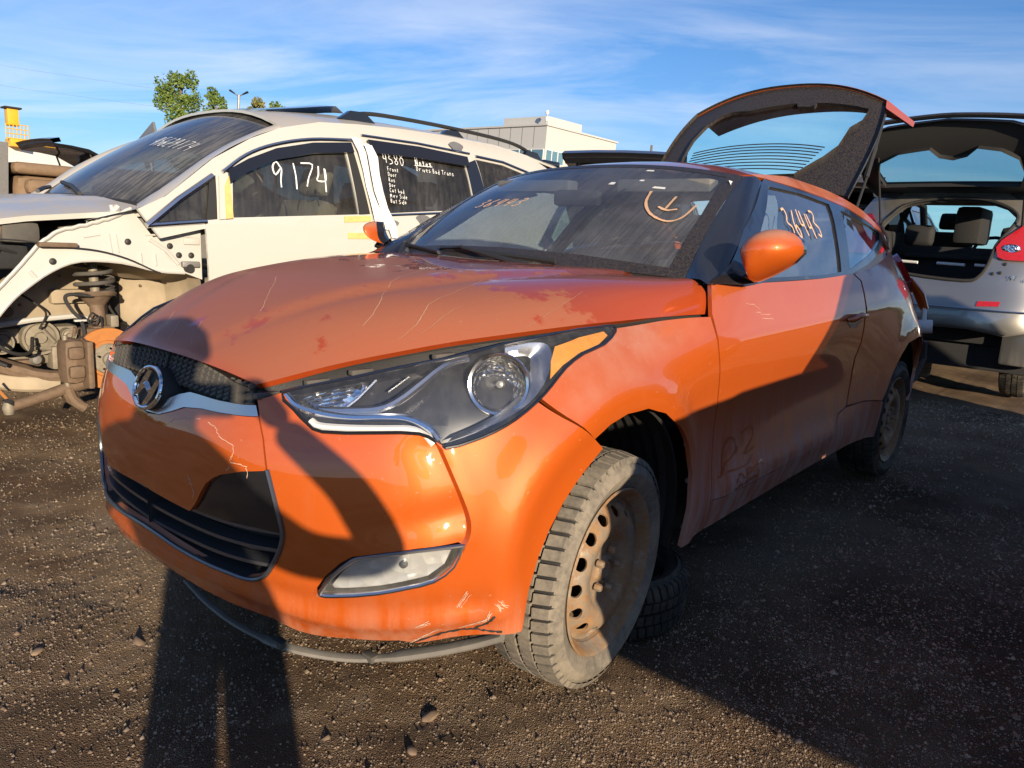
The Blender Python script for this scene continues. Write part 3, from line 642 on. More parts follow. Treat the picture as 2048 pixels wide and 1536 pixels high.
# upper grille: recessed tray with a lattice
panel('upper_grille',Wd,[(0,5.3),(.5,5.9),(.91,6.1),(2.2,6.2),(2.24,6.8),(1.5,7.15),(0,7.15)],'black_plastic',car,res=.03,scale=ws,thick=-.03,off=-.035,mirror='weld')
g=bpy.data.objects['upper_grille'];b_=B()
for row in range(5):
    bb=6.36+row*.16
    for i in range(-15,16):
        a0=abs(i)*.145
        if a0>2.1: continue
        sgn=1 if i>=0 else -1;pa,pb=on(Wd,[(max(a0-.05,0),bb-.05),(a0+.05,bb+.07)],-.016)
        b_.tube([pa*[1,sgn,1],pb*[1,sgn,1]],.0065,5)
b_.build('lattice','dusty_plastic',g)
# emblem
en=Vector((1,0,.34)).normalized();eo=Vector((.806,.0,.660));EM=frame_from(en,eo)
pod=B().lathe([(.0,-.004),(.052,-.004),(.056,-.02),(.058,-.09)],32,EM@Matrix.Diagonal((1.22,1,1,1)));podo=pod.build('emblem_pod','black_plastic',car)
b_=B().tube([EM@Vector((.066*math.cos(t),.050*math.sin(t),.004)) for t in np.linspace(0,2*math.pi,40,endpoint=False)],.0055,8,True)
def strok(pts,w):
    P=smooth_line(pts,6);n=len(P);vs=[]
    for i,p in enumerate(P):
        q=P[min(i+1,n-1)]-P[max(i-1,0)];q/=np.linalg.norm(q);sd=np.array((-q[1],q[0]))*np.interp(i,np.linspace(0,n-1,len(w)),w)
        vs+=[EM@Vector((*(p+sd),.003)),EM@Vector((*p,.011)),EM@Vector((*(p-sd),.003))]
    b_.add(vs,[(3*i+k,3*i+k+1,3*i+k+4,3*i+k+3) for i in range(n-1) for k in (0,1)])
strok([(-.046,-.026),(-.034,-.006),(-.022,.018),(-.008,.043)],[.003,.008,.009,.004])
strok([(.008,-.043),(.022,-.018),(.034,.006),(.046,.026)],[.004,.009,.008,.003])
strok([(-.032,-.004),(-.012,.006),(.012,-.006),(.032,.004)],[.006,.009,.009,.006])
b_.build('emblem','chrome',car)
# lower grille
def b_at(a,z):
    bb=np.linspace(0,7,141);Z=W(np.full(141,a),bb)[:,2];return float(np.interp(z,Z,bb))
low=[(0,1.5)]+[(a+.05,b) for a,b in O['OPEN'][::-1]]+O['CP'][1:]+[(0,2.85)]
panel('lower_grille',W,low,'interior_black',car,res=.04,scale=ws,thick=-.05,off=-.06,mirror='weld')
lg=bpy.data.objects['lower_grille']
panel('gloss_corner',W,O['CP'][:7]+[(1.7,2.62),(2.645,2.72),(2.66,2.87),(2.60,3.3)],'gloss_black',lg,res=.02,scale=ws,thick=.01,off=-.010)
panel('gloss_corner',W,O['CP'][:7]+[(1.7,2.62),(2.645,2.72),(2.66,2.87),(2.60,3.3)],'gloss_black',lg,res=.02,scale=ws,thick=.01,off=-.010,mirror='only')
for z,am in ((.405,2.60),(.362,2.56),(.322,2.45)):
    aa=np.linspace(0,am,24);P=np.vstack([on(W,[(a,b_at(a,z))],-.018) for a in aa]);Q=np.vstack([(P*[1,-1,1])[::-1][:-1],P])
    b_=B();n=len(Q);vs=[]
    for p in Q:
        d=np.array((p[0]+.2,p[1]*1.0,0));d/=np.linalg.norm(d);vs+=[p+[0,0,.004],p-d*.035+[0,0,.010],p-d*.035+[0,0,-.006],p-[0,0,.004]]
    b_.add(vs,[(4*i+k,4*i+4+k,4*i+4+(k+1)%4,4*i+(k+1)%4) for i in range(n-1) for k in range(4)]).build('slat','dark_chrome',lg,angle=50)
ol=on(Wd,smooth_line(O['OPEN'],3)+[(0,1.56)],.002);b_=B().tube(list(ol)+[p*[1,-1,1] for p in ol[::-1][1:]],.0055,7);b_.build('grille_trim','dark_chrome',lg)
# headlights
simple('lamp_housing',(.030,.031,.035),.3,var=.3,scale=12)
def headlight(mir):
    sg=np.array([1,-1 if mir else 1,1]);mk='only' if mir else None
    lens=panel('headlight',Wd,H,'lamp_lens',car,res=.02,scale=ws,thick=0,off=.003,mirror=mk)
    panel('housing',Wd,H,'lamp_housing',lens,res=.03,scale=ws,thick=-.055,off=-.06,mirror=mk)
    ol=[p*sg for p in on(Wd,smooth_line(H,2,True),.001)];B().tube(ol,.0042,7,True).build('seal','gloss_black',lens)
    T3=lambda L:[np.array(p)*sg for p in smooth_line(L,4)]
    B().tube(T3([[0.68,0.488,0.656],[0.67,0.508,0.647],[0.632,0.561,0.647],[0.592,0.611,0.65],[0.549,0.659,0.652],[0.529,0.685,0.64],[0.518,0.701,0.624]]),.011,8,flat=.8).build('running_light','white_plastic',lens)
    B().tube(T3([[0.70,0.425,0.706],[0.688,0.45,0.684],[0.662,0.498,0.672],[0.622,0.553,0.668],[0.58,0.603,0.672],[0.545,0.645,0.672],[.520,.684,.655],[.508,.706,.632]]),.009,8).build('bezel','chrome',lens)
    B().tube(T3([[0.658,0.49,0.676],[0.619,0.543,0.68],[0.577,0.592,0.688],[0.543,0.617,0.708],[0.502,0.635,0.74],[0.467,0.644,0.765],[0.432,0.653,0.783],[0.391,0.668,0.792]]),.0095,8).build('bezel','satin_chrome',lens)
    cr=T3([[0.305,0.702,0.82],[0.244,0.726,0.827],[0.206,0.748,0.822],[0.222,0.776,0.791],[0.27,0.797,0.747],[0.322,0.799,0.708],[0.383,0.781,0.675],[0.444,0.75,0.648],[0.495,0.719,0.628]])
    w=np.interp(np.arange(len(cr)),[0,len(cr)*.3,len(cr)*.6,len(cr)-1],[.028,.066,.026,.020]);dirn=np.array((-.3,-.5,.1));b_=B();vs=[]
    cen=np.array((.335,.735,.742))*sg
    for p,ww in zip(cr,w):
        d=cen-p;d/=np.linalg.norm(d);inn=np.array((-.55,-.62*sg[1],-.1));vs+=[p,p+d*ww*.5+inn*.004,p+d*ww+inn*.02]
    b_.add(vs,[(3*i+k,3*i+3+k,3*i+4+k,3*i+1+k) for i in range(len(cr)-1) for k in (0,1)]).build('bezel','satin_chrome',lens)
    fx=Vector((.80,.56*sg[1],.20)).normalized();c0=Vector(np.array((.338,.722,.737))*sg)
    BM=frame_from(fx,c0)
    B().lathe([(.004,-.034),(.022,-.030),(.042,-.014),(.054,.006),(.059,.024)],36,BM).build('reflector','reflector',lens)
    B().lathe([(.059,.022),(.062,.036),(.068,.038),(.071,.030),(.070,-.02)],36,BM).build('lamp_ring','chrome',lens)
    B().lathe([(.0,.012),(.008,.010),(.009,-.02)],14,BM).build('bulb_cap','steel_grey',lens)
    panel('turn_signal',Wd,[(6.946,6.537),(7.457,6.601),(7.939,6.577),(7.956,6.491),(7.711,6.375),(7.279,6.273),(6.902,6.065),(6.598,5.822),(6.737,6.211)],'amber_lens',lens,res=.015,scale=ws,thick=.01,off=-.006,mirror=mk)
    panel('reflector',Wd,[(2.72,6.42),(2.95,6.56),(3.44,6.5),(3.36,6.1),(3.18,5.88),(2.88,6.08)],'reflector',lens,res=.012,scale=ws,thick=.01,off=-.03,mirror=mk)
    for k in range(4):
        q=on(Wd,[(2.72+.05*k,6.36-.09*k),(3.3-.03*k,6.44-.12*k)],-.024);B().tube([p*sg for p in q],.002,5).build('rib','satin_chrome',lens)
    q=on(Wd,[(3.55,6.45),(3.36,6.05),(3.22,5.85)],-.022);B().tube([p*sg for p in q],.004,6).build('bezel','satin_chrome',lens)
    q=on(Wd,[(3.95,6.4),(3.70,6.1)],-.03);B().tube([p*sg for p in q],.0025,5).build('rib','satin_chrome',lens)
    return lens
headlight(False);headlight(True)
# fog lamps
def foglamp(mir):
    sg=np.array([1,-1 if mir else 1,1]);mk='only' if mir else None;F=np.array(O['FOG']);cF=F.mean(0)
    inner=[tuple(cF+(p-cF)*[.97,.90]+[.06,0]) for p in F];inner=[(min(a,4.80),b) for a,b in inner]
    lens=panel('fog_lamp',W,inner,'fog_lens',car,res=.015,scale=ws,thick=.02,off=-.006,mirror=mk)
    panel('housing',W,O['FOG'],'black_plastic',lens,res=.03,scale=ws,thick=-.03,off=-.045,mirror=mk)
    panel('reflector',W,[tuple(cF+(np.array(p)-cF)*.86) for p in inner],'fog_reflector',lens,res=.015,scale=ws,thick=.01,off=-.025,mirror=mk)
    ol=[p*sg for p in on(W,smooth_line(inner,2,True),-.004)];B().tube(ol,.005,7,True).build('bezel','satin_chrome',lens)
    c0=Vector(on(W,[(4.0,2.25)],-.020)[0]*sg);BM=frame_from(Vector((.75,.62*sg[1],.1)),c0)
    B().lathe([(.0,.003),(.008,.002),(.011,-.01)],18,BM).build('bulb_cap','dark_chrome',lens)
foglamp(False);foglamp(True)
# fenders, doors, quarters, sills
J=O['JOINT'];DF,DR,DB,BOT=O['DF'],O['DR'],O['DB'],O['BOT']
for mk in (None,'only'):
    fen=[H[7]]+O['FTOP']+DF[2:]+[(9.93,.12)]+[BOT[0]]+O['ARCHF'][::-1][1:]+[(J[0][0]+.03,J[0][1]+.02)]+H[12:7:-1]
    panel('front_fender',Wd,fen,'flank_paint',car,res=.022,scale=ws,thick=.016,mirror=mk)
    s=.022
    door=[(DF[0][0]+s,DF[0][1])]+[(a+s,b) for a,b in DF[1:]]+[(DB[3][0]+s,DB[3][1]+.04)]+[(a,b+.05) for a,b in DB[2::-1]]+[(a-.02,b) for a,b in DR[::-1][1:]]+O['BELT'][3:0:-1]
    panel('door',Wd,door,'flank_paint',car,res=.024,scale=(.42,.10) if 0 else ws,thick=.014,mirror=mk)
    sill=[(9.95,1.16)]+[(a,b-.04) for a,b in DB[::-1][1:]]+[(12.52,2.17),(12.81,2.30),(13.4,2.2),(14.03,1.9)]+BOT[::-1][:-1]+[(9.97,.12)]
    panel('sill',Wd,sill,'flank_paint',car,res=.03,scale=ws,thick=.02,mirror=mk)
    qp=[(a+.03,b) for a,b in DR[:8]]+[(13.4,2.25),(14.01,1.96)]+O['RARCH'][2:]+[(15.55,3.95),(15.80,3.45),(15.93,2.6),(15.9,1.7),(15.75,.7),(16.3,.8),(17.0,1.6),(17.2,3.2),(17.0,5.0),(16.95,6.6),(16.5,7.0),(15.0,7.02),(13.9,7.02),(12.99,7.0)]
    panel('quarter_panel',Wd,qp,'flank_paint',car,res=.03,scale=ws,thick=.016,mirror=mk)
    tl=panel('tail_light',Wd,[(15.75,6.6),(16.2,6.85),(16.9,6.7),(17.3,6.1),(17.2,5.5),(16.6,5.4),(16.0,5.9)],'red_lens',car,res=.02,scale=ws,thick=.03,off=.028,mirror=mk)
panel('rear_body',W,[(17.0,1.6),(17.2,3.2),(17.0,5.0),(17.6,5.2),(19,5.2),(19,1.2)],'dark_paint',car,res=.05,scale=ws,thick=.02,mirror='weld')
# hood
hd=panel('hood',HDd,[(.0,.0)]+[(0,i*.5) for i in range(1,29)]+[(i*.5,14) for i in range(1,19)]+[(9,14-i*.5) for i in range(1,29)]+[(9-i*.5,0) for i in range(1,18)],'hood_paint',car,res=.022,scale=(.14,.09),thick=.016,flip=True,angle=50,label='orange hood covered with dust and dried water tracks')
m=Mat('dried_water');m.set(Base_Color=m.mix(m.noise(80,3),(.44,.27,.17),(.50,.33,.22)),Roughness=.9)
def htrack(ab,w):
    P=smooth_line(ab,7);P=[(a+random.uniform(-.012,.012),b+random.uniform(-.018,.018)) for a,b in P];Q=on(HDd,P,.0007,True)
    b_=B();n=len(Q);vs=[]
    for i,p in enumerate(Q):
        t=Q[min(i+1,n-1)]-Q[max(i-1,0)];t/=np.linalg.norm(t)+1e-9;sd=np.cross((0,0,1),t)*w*.6*(.5+.5*random.random());vs+=[p+sd,p-sd]
    b_.add(vs,[(2*i,2*i+1,2*i+3,2*i+2) for i in range(n-1)]).build('water_track','dried_water',hd)
for ab,w in (([(6.0,8.2),(5.0,8.8),(4.0,9.6),(3.0,10.6)],.002),([(4.2,6.4),(3.3,7.2),(2.4,8.1)],.0016),([(7.0,11.2),(6.2,11.8),(5.6,12.6),(5.2,13.6)],.0018),([(6.2,9.3),(5.4,9.9),(4.6,10.4),(3.9,11.2),(3.1,12.2),(2.3,13.2),(1.8,14)],.0022),([(5.6,10.6),(4.9,10.9),(4.4,11.3),(3.6,12.1),(2.9,13.0),(2.5,13.9)],.0018),([(5.2,12),(4.6,12.7),(4.2,13.4),(4.0,14)],.0016),([(1.6,6.2),(1.1,6.6),(.6,6.9)],.0014),([(1.7,7.0),(1.2,7.5),(.8,7.9)],.0014),([(1.9,5.2),(1.3,5.7),(.8,6.1)],.0013)): htrack(ab,w)
# dark channel between hood edge and lamp
he=HD(np.linspace(0,9,40),np.full(40,14.));ft=on(W,smooth_line(H[:7]+O['FTOP'],5),-.008);ft=np.array([ft[min(int(i*len(ft)/40),len(ft)-1)] for i in range(40)])
for sgn in (1,-1):
    vs=[];
    for p,q in zip(he,ft): vs+=[(p+[0,-.03,-.022])*[1,sgn,1],((p+q)/2+[0,-.03,-.05])*[1,sgn,1],(q+[0,0,-.01])*[1,sgn,1]]
    B().add(vs,[(3*i+k,3*i+3+k,3*i+4+k,3*i+1+k) for i in range(39) for k in (0,1)]).build('hood_channel','black_plastic',car)
    B().tube([(p+[0.,-.022,-.012])*[1,sgn,1] for p in he],.008,6).build('hood_seal','rubber',car)
for t in (.6,1.7,2.4,3.9,5.1,6.6): 
    p=HD([t],[14.])[0]+[0,-.004,-.030];B().box(p-[.03,.008,.006],p+[.03,.008,.006],.003).build('hood_bracket','dusty_plastic',car)
# roof, rails, pillars
panel('roof',RF,[(0.02,0),(0.02,1),(.02,2),(.02,3),(.02,3.45),(1,3.5),(2,3.5),(3,3.5),(4,3.5),(4.6,3.4),(4.6,0)],'hood_paint',car,res=.04,scale=(.3,.15),thick=.012,flip=True,mirror='weld',angle=50)
for mk in (None,'only'):
    panel('roof_rail',SG,O['RAILL']+[(6.1,2.6),(6.4,2.9)]+O['RAILU'][::-1]+[(1.95,5.0)],op,car,res=.025,scale=(.4,.08),thick=.02,off=.004,mirror=mk)
    sg=np.array([1,1 if mk is None else -1,1])
    fr=panel('window_frame',SG,O['FRAMEO'],'pillar_black',car,holes=[O['DGLASS'][:7]+[(.80,1.20)],O['QGLASS']],res=.03,scale=(.4,.08),thick=.02,off=.002,mirror=mk)
    panel('door_glass',SG,O['DGLASS'][:7]+[(.80,1.20)],'side_glass',car,res=.05,scale=(.4,.08),thick=0,off=-.006,mirror=mk)
    panel('quarter_glass',SG,O['QGLASS'],'side_glass',car,res=.05,scale=(.4,.08),thick=0,off=-.004,mirror=mk)
    # A pillar between windscreen edge and door frame
    t=np.linspace(0,1,24);A=WS(t*5,np.full(24,8.));F0=np.array([(-.475,.802,.962),(-.56,.80,.972),(-.84,.735,1.125),(-1.06,.668,1.24),(-1.25,.605,1.335)])
    F=np.array(smooth_line(F0,6));F=np.array([F[min(int(i*len(F)/24),len(F)-1)] for i in range(24)]);vs=[]
    for p,q in zip(A,F):
        mid=(p+q)/2+np.array((.012,.014,.010));vs+=[(p+[0,0,-.01])*sg,p*sg,mid*sg,q*sg,(q+[0,-.02,0])*sg]
    fs=[(5*i+k,5*i+5+k,5*i+6+k,5*i+1+k) for i in range(23) for k in range(4)]
    B().add(vs,fs if mk is None else [f[::-1] for f in fs]).build('windscreen_pillar','pillar_black',car,angle=60)
# windscreen
panel('windscreen',WS,[(0,0),(0,8),(5,8),(5,0)],'windshield_glass',car,res=.05,scale=(.15,.17),thick=0,flip=True)
panel('windscreen_border',WS,[(0,i*.5) for i in range(17)]+[(5,8-i*.5) for i in range(17)],'frit_dusty',car,holes=[[(.30,.32),(.42,2),(.46,4),(.42,6),(.30,7.68),(2.5,7.72),(4.72,7.65),(4.78,6),(4.80,4),(4.78,2),(4.72,.35),(2.5,.28)]],res=.04,scale=(.15,.17),thick=0,flip=True,off=.0015)
panel('cowl',WS,[(-.55,.2),(-.55,4),(-.55,7.8),(.05,7.9),(.05,4),(.05,.1)],'black_plastic',car,res=.05,scale=(.15,.17),thick=.03,flip=True,off=-.006)
def wiper(pts):
    b_=B().tube(pts[:3],[.012,.010,.006],7).tube(pts[2:],.006,6,flat=1.6);b_.build('wiper','black_plastic',car)
wb=lambda a,b,o:tuple(on(WS,[(a,b)],o,True)[0])
wiper([wb(-.42,5.6,.02),wb(-.25,4.6,.035),wb(.12,3.2,.03),wb(.10,2.2,.012),wb(.12,3.3,.010),wb(.02,5.3,.010)][:3]+[wb(.20,2.3,.012),wb(.16,3.4,.012),wb(.02,5.6,.012)])
wiper([wb(-.42,2.0,.02),wb(-.2,1.2,.035),wb(.25,.8,.03),wb(.5,.35,.012),wb(.3,.9,.012),wb(.02,2.4,.012)])
# crayon on the glass
b_=B();wsn=-np.cross(WS([2.51],[4])[0]-WS([2.49],[4])[0],WS([2.5],[4.01])[0]-WS([2.5],[3.99])[0]);ux=Vector((0,1,0));uy=Vector(WS([2.8],[2])[0]-WS([2.2],[2])[0])
write_on(b_,WS,'36443',2.30,1.55,.42,.36,.95,.006,wsn,True,.5)
q=[(3.35,6.33),(2.75,6.45),(2.25,6.75),(2.02,7.15),(2.25,7.40),(2.9,7.52)];P=on(WS,smooth_line(q,8),.003,True);b_.build('crayon_number','orange_pale_ink',car);B().ribbon(P,wsn,.010).build('crayon_mark','orange_pale_ink',car)
for q in ([(3.2,6.98),(2.55,6.96)],[(2.62,6.78),(2.50,7.0),(2.60,7.2)]): B().ribbon(on(WS,smooth_line(q,6),.003,True),wsn,.010).build('crayon_mark','orange_pale_ink',car)
b_=B();dn=np.array((0,.87,.48));uy=Vector((0,-.50,.85))
write(b_,'36443',on(SG,[(2.14,2.80)],.003)[0],Vector((-1,0,.0)),uy,.115,.009,dn,adv=.66,asp=.45)
b_.build('crayon_number','orange_pale_ink',car)
# ---- wheels
def tyre_mesh(Rr,w,rim_r,seg=72,depth=.007):
    h=w/2;prof=[(rim_r-.004,-h*.72),(rim_r+.012,-h*.86),(rim_r+.035,-h*.97),((rim_r+Rr)/2,-h*1.03),(Rr-.036,-h*.985),(Rr-.024,-h*.90),(Rr-.013,-h*.74)]
    prof=prof+[(Rr-.013,-h*.3),(Rr-.013,h*.3)]+[(r,-z) for r,z in prof[::-1]]
    return B().lathe(prof,seg)
def tread_mesh(Rr,w,n=56,depth=.007):
    b=B();h=w/2
    for k in range(n):
        q0=2*math.pi*k/n
        for (z0,z1,sh,L) in ((-h*.88,-h*.46,.25,.76),(-h*.39,-h*.05,.0,.80),(h*.05,h*.39,.5,.80),(h*.46,h*.88,.75,.76)):
            L_=L+random.uniform(-.05,.03)
            a0=q0+2*math.pi/n*sh;a1=a0+2*math.pi/n*L_;vs=[]
            for r in (Rr-.022,Rr):
                for a,z in ((a0,z0),(a1,z0),(a1,z1),(a0,z1)):
                    zz=z*(1.06 if r<Rr and abs(z)>h*.7 else (1 if r<Rr else .985));rr=r-(.007 if abs(zz)>h*.7 and r==Rr else 0)
                    tw=.02*math.sin(z*60);vs.append((rr*math.cos(a+tw),rr*math.sin(a+tw),zz))
            b.add(vs,[(4,5,6,7),(0,4,7,3),(1,2,6,5),(0,1,5,4),(3,7,6,2)])
    return b
def rim_height(r):
    return np.interp(r,[0,.030,.034,.072,.080,.095,.118,.130,.150,.168,.178],[.022,.022,.010,.008,.012,.030,.036,.034,.022,-.004,.0])
def rim_face(rim_r,holes=15):
    S=lambda a,b:np.stack([np.asarray(a,float),np.asarray(b,float),rim_height(np.hypot(a,b)/rim_r*.197)],-1)
    th=np.linspace(0,2*math.pi,72,endpoint=False);out=[((rim_r-.020)*math.cos(t),(rim_r-.020)*math.sin(t)) for t in th];hs=[]
    for k in range(holes):
        c=2*math.pi*(k+.5)/holes;hr=.0150*rim_r/.197;rad=.147*rim_r/.197
        hs.append([(rad*math.cos(c)+hr*math.cos(t)*math.cos(c)*.85-hr*1.1*math.sin(t)*math.sin(c),rad*math.sin(c)+hr*math.cos(t)*math.sin(c)*.85+hr*1.1*math.sin(t)*math.cos(c)) for t in np.linspace(0,2*math.pi,14,endpoint=False)])
    hs.append([(.030*math.cos(t),.030*math.sin(t)) for t in np.linspace(0,2*math.pi,18,endpoint=False)])
    return S,out,hs
WHEEL_CACHE={}
def wheel(name,parent,M,Rr=.317,w=.205,rim_r=.218,tmat='tyre_rubber',rmat='rusty_steel',label=None):
    """local z = outward axis"""
    root=bpy.data.objects.new(name,None);link(root,parent,label);root.matrix_local=M
    t=tyre_mesh(Rr,w,rim_r).build('tyre',tmat,root,angle=30);tread_mesh(Rr,w).build('tread',tmat,root,angle=20,kind='stuff');B().lathe([(Rr-.0165,-w*.44),(Rr-.0115,-w*.37),(Rr-.0115,w*.37),(Rr-.0165,w*.44)],72).build('tread_base','rubber',root)
    S,out,hs=rim_face(rim_r);sh=w*.27
    rim=panel('rim',lambda a,b:S(a,b)+np.array((0,0,sh)),out,rmat,root,holes=hs,res=.010,scale=(1,1),thick=.006,angle=30)
    h=w/2;B().lathe([(rim_r-.024,sh),(rim_r-.020,sh+.006),(rim_r-.020,h*.62),(rim_r-.010,h*.72),(rim_r-.004,h*.86),(rim_r+.006,h*.93),(rim_r+.009,h*.88),(rim_r+.004,h*.80)],64).lathe([(rim_r-.024,sh),(rim_r-.03,-h*.8),(rim_r,-h*.9)],48).build('rim_barrel',rmat,root)
    b=B()
    for k in range(5):
        c=2*math.pi*k/5;b=B().lathe([(.0,.034),(.008,.034),(.010,.030),(.011,.016)],6,Matrix.Translation((.056*math.cos(c),.056*math.sin(c),sh)));b.build('wheel_nut','rusty_steel',root)
    B().lathe([(.0,.020),(.020,.022),(.026,.018),(.029,-.02)],20,Matrix.Translation((0,0,sh))).build('hub','rusty_steel',root)
    B().lathe([(0,-.01),(.14,-.01),(.14,-.03),(0,-.03)],36).build('brake_disc','cast_iron',root)
    return root
def wheelM(x,y,z,yaw=0,side=1,camber=0):
    n=Vector((math.sin(yaw),side*math.cos(yaw),camber)).normalized();return frame_from(n,(x,y,z))
wheel('wheel',car,wheelM(.0,.752,.215,R(-6),1,-.02),label='rusty steel front wheel with a muddy tyre on the near side')
wheel('wheel',car,wheelM(.0,-.752,.215,R(-4),-1))
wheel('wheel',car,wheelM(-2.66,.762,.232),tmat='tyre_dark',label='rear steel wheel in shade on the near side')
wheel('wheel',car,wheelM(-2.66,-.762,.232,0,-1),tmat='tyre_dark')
# wheel houses: ribbed liners
for sx,zc in ((.02,.315),(-2.66,.33)):
    for sg in (1,-1):
        b_=B();prof=[(.350,.0),(.360,.0)]+[(.362+.005*(k%2),-.02-.02*k) for k in range(16)]+[(.36,-.36),(.1,-.38)]
        M=Matrix(((1,0,0,sx),(0,0,sg,sg*.842),(0,1,0,zc),(0,0,0,1)))
        b_.lathe(prof,40,M,R(8) if sx>0 else R(-10),R(200)).build('wheel_liner','black_plastic',car,angle=25)
for lo,hi in (((-2.2,-.72,.17),(-.42,.72,.26)),((-3.2,-.45,.22),(-2.2,.45,.4)),((-.42,-.45,.18),(.62,.45,.55)),((-.42,-.7,.18),(-.36,.7,.8)),((-3.22,-.60,.4),(-3.0,.60,.55))):
    B().box(lo,hi,.02).build('underbody','interior_black',car)
B().box((.62,-.42,.22),(.66,.42,.70),.01).build('radiator','interior_black',car)
B().tube([(.52,-.62,.45),(.66,-.3,.46),(.68,0,.46),(.66,.3,.46),(.52,.62,.45)],.04,8).build('crash_bar','interior_black',car)
for p in ((-.345,.868,.40),(-.352,.866,.255),(-.300,.874,.52)): B().lathe([(0,.008),(.008,.006),(.009,0)],10,frame_from((.6,.7,0),p)).build('clip','grey_strip',car)
# ---- mirror on the near side, and on the far side
for sg in (1,-1):
    rot=root=bpy.data.objects.new('door_mirror',None);link(root,car)
    # shell: closed rounded form facing forward, cut flat at the back
    cen=np.array((-.600,.930 if sg>0 else .87,1.065));vs=[];nu,nv=14,20
    for i in range(nu+1):
        th=math.pi*.5*i/nu                      # 0 tip (front) .. 90 rim
        for j in range(nv):
            ph=2*math.pi*j/nv;cy=math.cos(ph);cz=math.sin(ph)
            ry=(.086 if sg>0 else .032)*(1.0 if cy>0 else .86);rz=(.066 if cz>0 else .092)*(1 if sg>0 else .6)
            sh=math.sin(th)**.85
            yy=cy*ry*sh;zz=cz*rz*sh
            if cz<0: yy*=1-.72*(-cz)**1.3*sh;yy-=.036*(-cz)**1.5*sh
            if cz>0 : yy+=.012*cz*sh
            xx=.085*math.cos(th)**1.1-.030*cy*sh
            vs.append(cen+np.array((xx,yy,zz)))
    vs=[v*[1,sg,1] for v in vs];fs=[(i*nv+j,i*nv+(j+1)%nv,(i+1)*nv+(j+1)%nv,(i+1)*nv+j) for i in range(nu) for j in range(nv)]
    shell=B().add(vs,fs).build('mirror_shell','orange_paint',root,angle=70)
    rim=[vs[nu*nv+j] for j in range(nv)];b_=B();o=[];k2=[]
    for q in rim: k2+=[q,q+np.array((-.035,-.004*sg,0)),(q-cen*[1,sg,1])*.86+cen*[1,sg,1]+np.array((-.035,0,0))]
    n=len(rim);b_.add(k2,[(3*i+k,3*((i+1)%n)+k,3*((i+1)%n)+k+1,3*i+k+1) for i in range(n) for k in (0,1)]+[tuple(3*i+2 for i in range(n))]).build('mirror_housing','gloss_black',root,angle=50)
    b_=B();L=[((-.50,.80,.962),(-.50,.795,.968),(-.52,.80,.966)),((-.60,.845,.962),(-.585,.82,1.005),(-.62,.81,1.035)),((-.655,.880,.966),(-.64,.875,.992),(-.67,.85,1.01)),((-.79,.838,.964),(-.78,.835,.985),(-.80,.815,.985))]
    pts=[np.array(p)*[1,sg,1] for r in L for p in r];b_.add(pts,[(3*i+k,3*i+3+k,3*i+4+k,3*i+1+k) for i in range(3) for k in (0,1)])
    pts2=[p*[1,1,1]+[0,-.05*sg,0] for p in pts];b_.add(pts2,[(0,1,2)])
    b_.tube([np.array((-.63,.82,.985))*[1,sg,1],np.array((-.64,.875,.988))*[1,sg,1],np.array((-.625,.905,1.005))*[1,sg,1]],[.030,.022,.028],8,flat=.6)
    b_.build('mirror_base','gloss_black',root,angle=50)
# ---- door handle with its scoop
P0=on(Wd,[(12.22,5.40),(12.45,5.50),(12.70,5.42)],.0)
hroot=B().tube([P0[0]+[0,.004,0],P0[0]*.8+P0[1]*.2+[0,.024,0],P0[1]+[0,.030,.004],P0[1]*.15+P0[2]*.85+[0,.022,0],P0[2]+[0,.004,0]],[.008,.013,.014,.013,.008],8,flat=.8).build('door_handle',op,car,angle=60)
panel('handle_scoop',Wd,[(12.25,5.32),(12.42,5.48),(12.64,5.46),(12.70,5.25),(12.55,5.02),(12.36,5.08)],'dark_chrome',hroot,res=.02,scale=ws,thick=.002,off=.002)
# ---- exposed rear corner: crash can, clips
B().lathe([(0,.10),(.035,.10),(.038,.09),(.038,.0)],16,frame_from((-.2,.95,.1),(-3.02,.80,.70))).build('bumper_mount','white_plastic',car)
B().lathe([(0,.03),(.055,.03),(.058,.02),(.058,-.06)],18,frame_from((-.2,.95,.1),(-3.02,.80,.70))).build('bumper_mount_ring','black_plastic',car)
B().tube([(-3.06,.80,.90),(-3.09,.83,.82),(-3.08,.84,.74)],.014,6).build('bumper_clip','white_plastic',car)
B().tube([(-3.10,.86,.62),(-3.14,.86,.52),(-3.08,.84,.40),(-3.0,.8,.34)],.013,6).build('bumper_clip','dusty_plastic',car)
B().tube([(-2.99,.76,.96),(-3.06,.80,.885),(-3.10,.83,.80)],[.016,.034,.026],8,flat=.7).build('bumper_bracket',op,car)
# ---- interior
def seat(parent,x,y,z,mat='interior_grey',w=.52,head=True,name='seat',lean=.35):
    r=bpy.data.objects.new(name,None);link(r,parent)
    B().box((x-.25,y-w/2,z-.14),(x+.28,y+w/2,z+.02),.05).build('cushion',mat,r,angle=60)
    M=Matrix.Translation((x-.22,y,z))@Matrix.Rotation(-lean,4,'Y')
    B().box((-.07,-w/2+.02,0),(.07,w/2-.02,.56),.055,M).build('backrest',mat,r,angle=60)
    if head: B().box((-.045,-.13,.60),(.055,.13,.78),.045,M).build('headrest',mat,r,angle=60)
    return r
for y in (.36,-.36): seat(car,-1.35,y,.50)
for y in (.33,-.33): seat(car,-2.15,y,.52,w=.48)
b_=B();vs=[]
dash=[(-.56,.93),(-.62,.965),(-.80,.96),(-.98,.92),(-1.02,.84),(-.98,.70),(-.9,.6)]
b_.prism(dash,-.66,.66,'y').build('dashboard','interior_black',car,angle=30)
sm=frame_from(Vector((-.9,0,.42)),(-1.10,.37,.87))
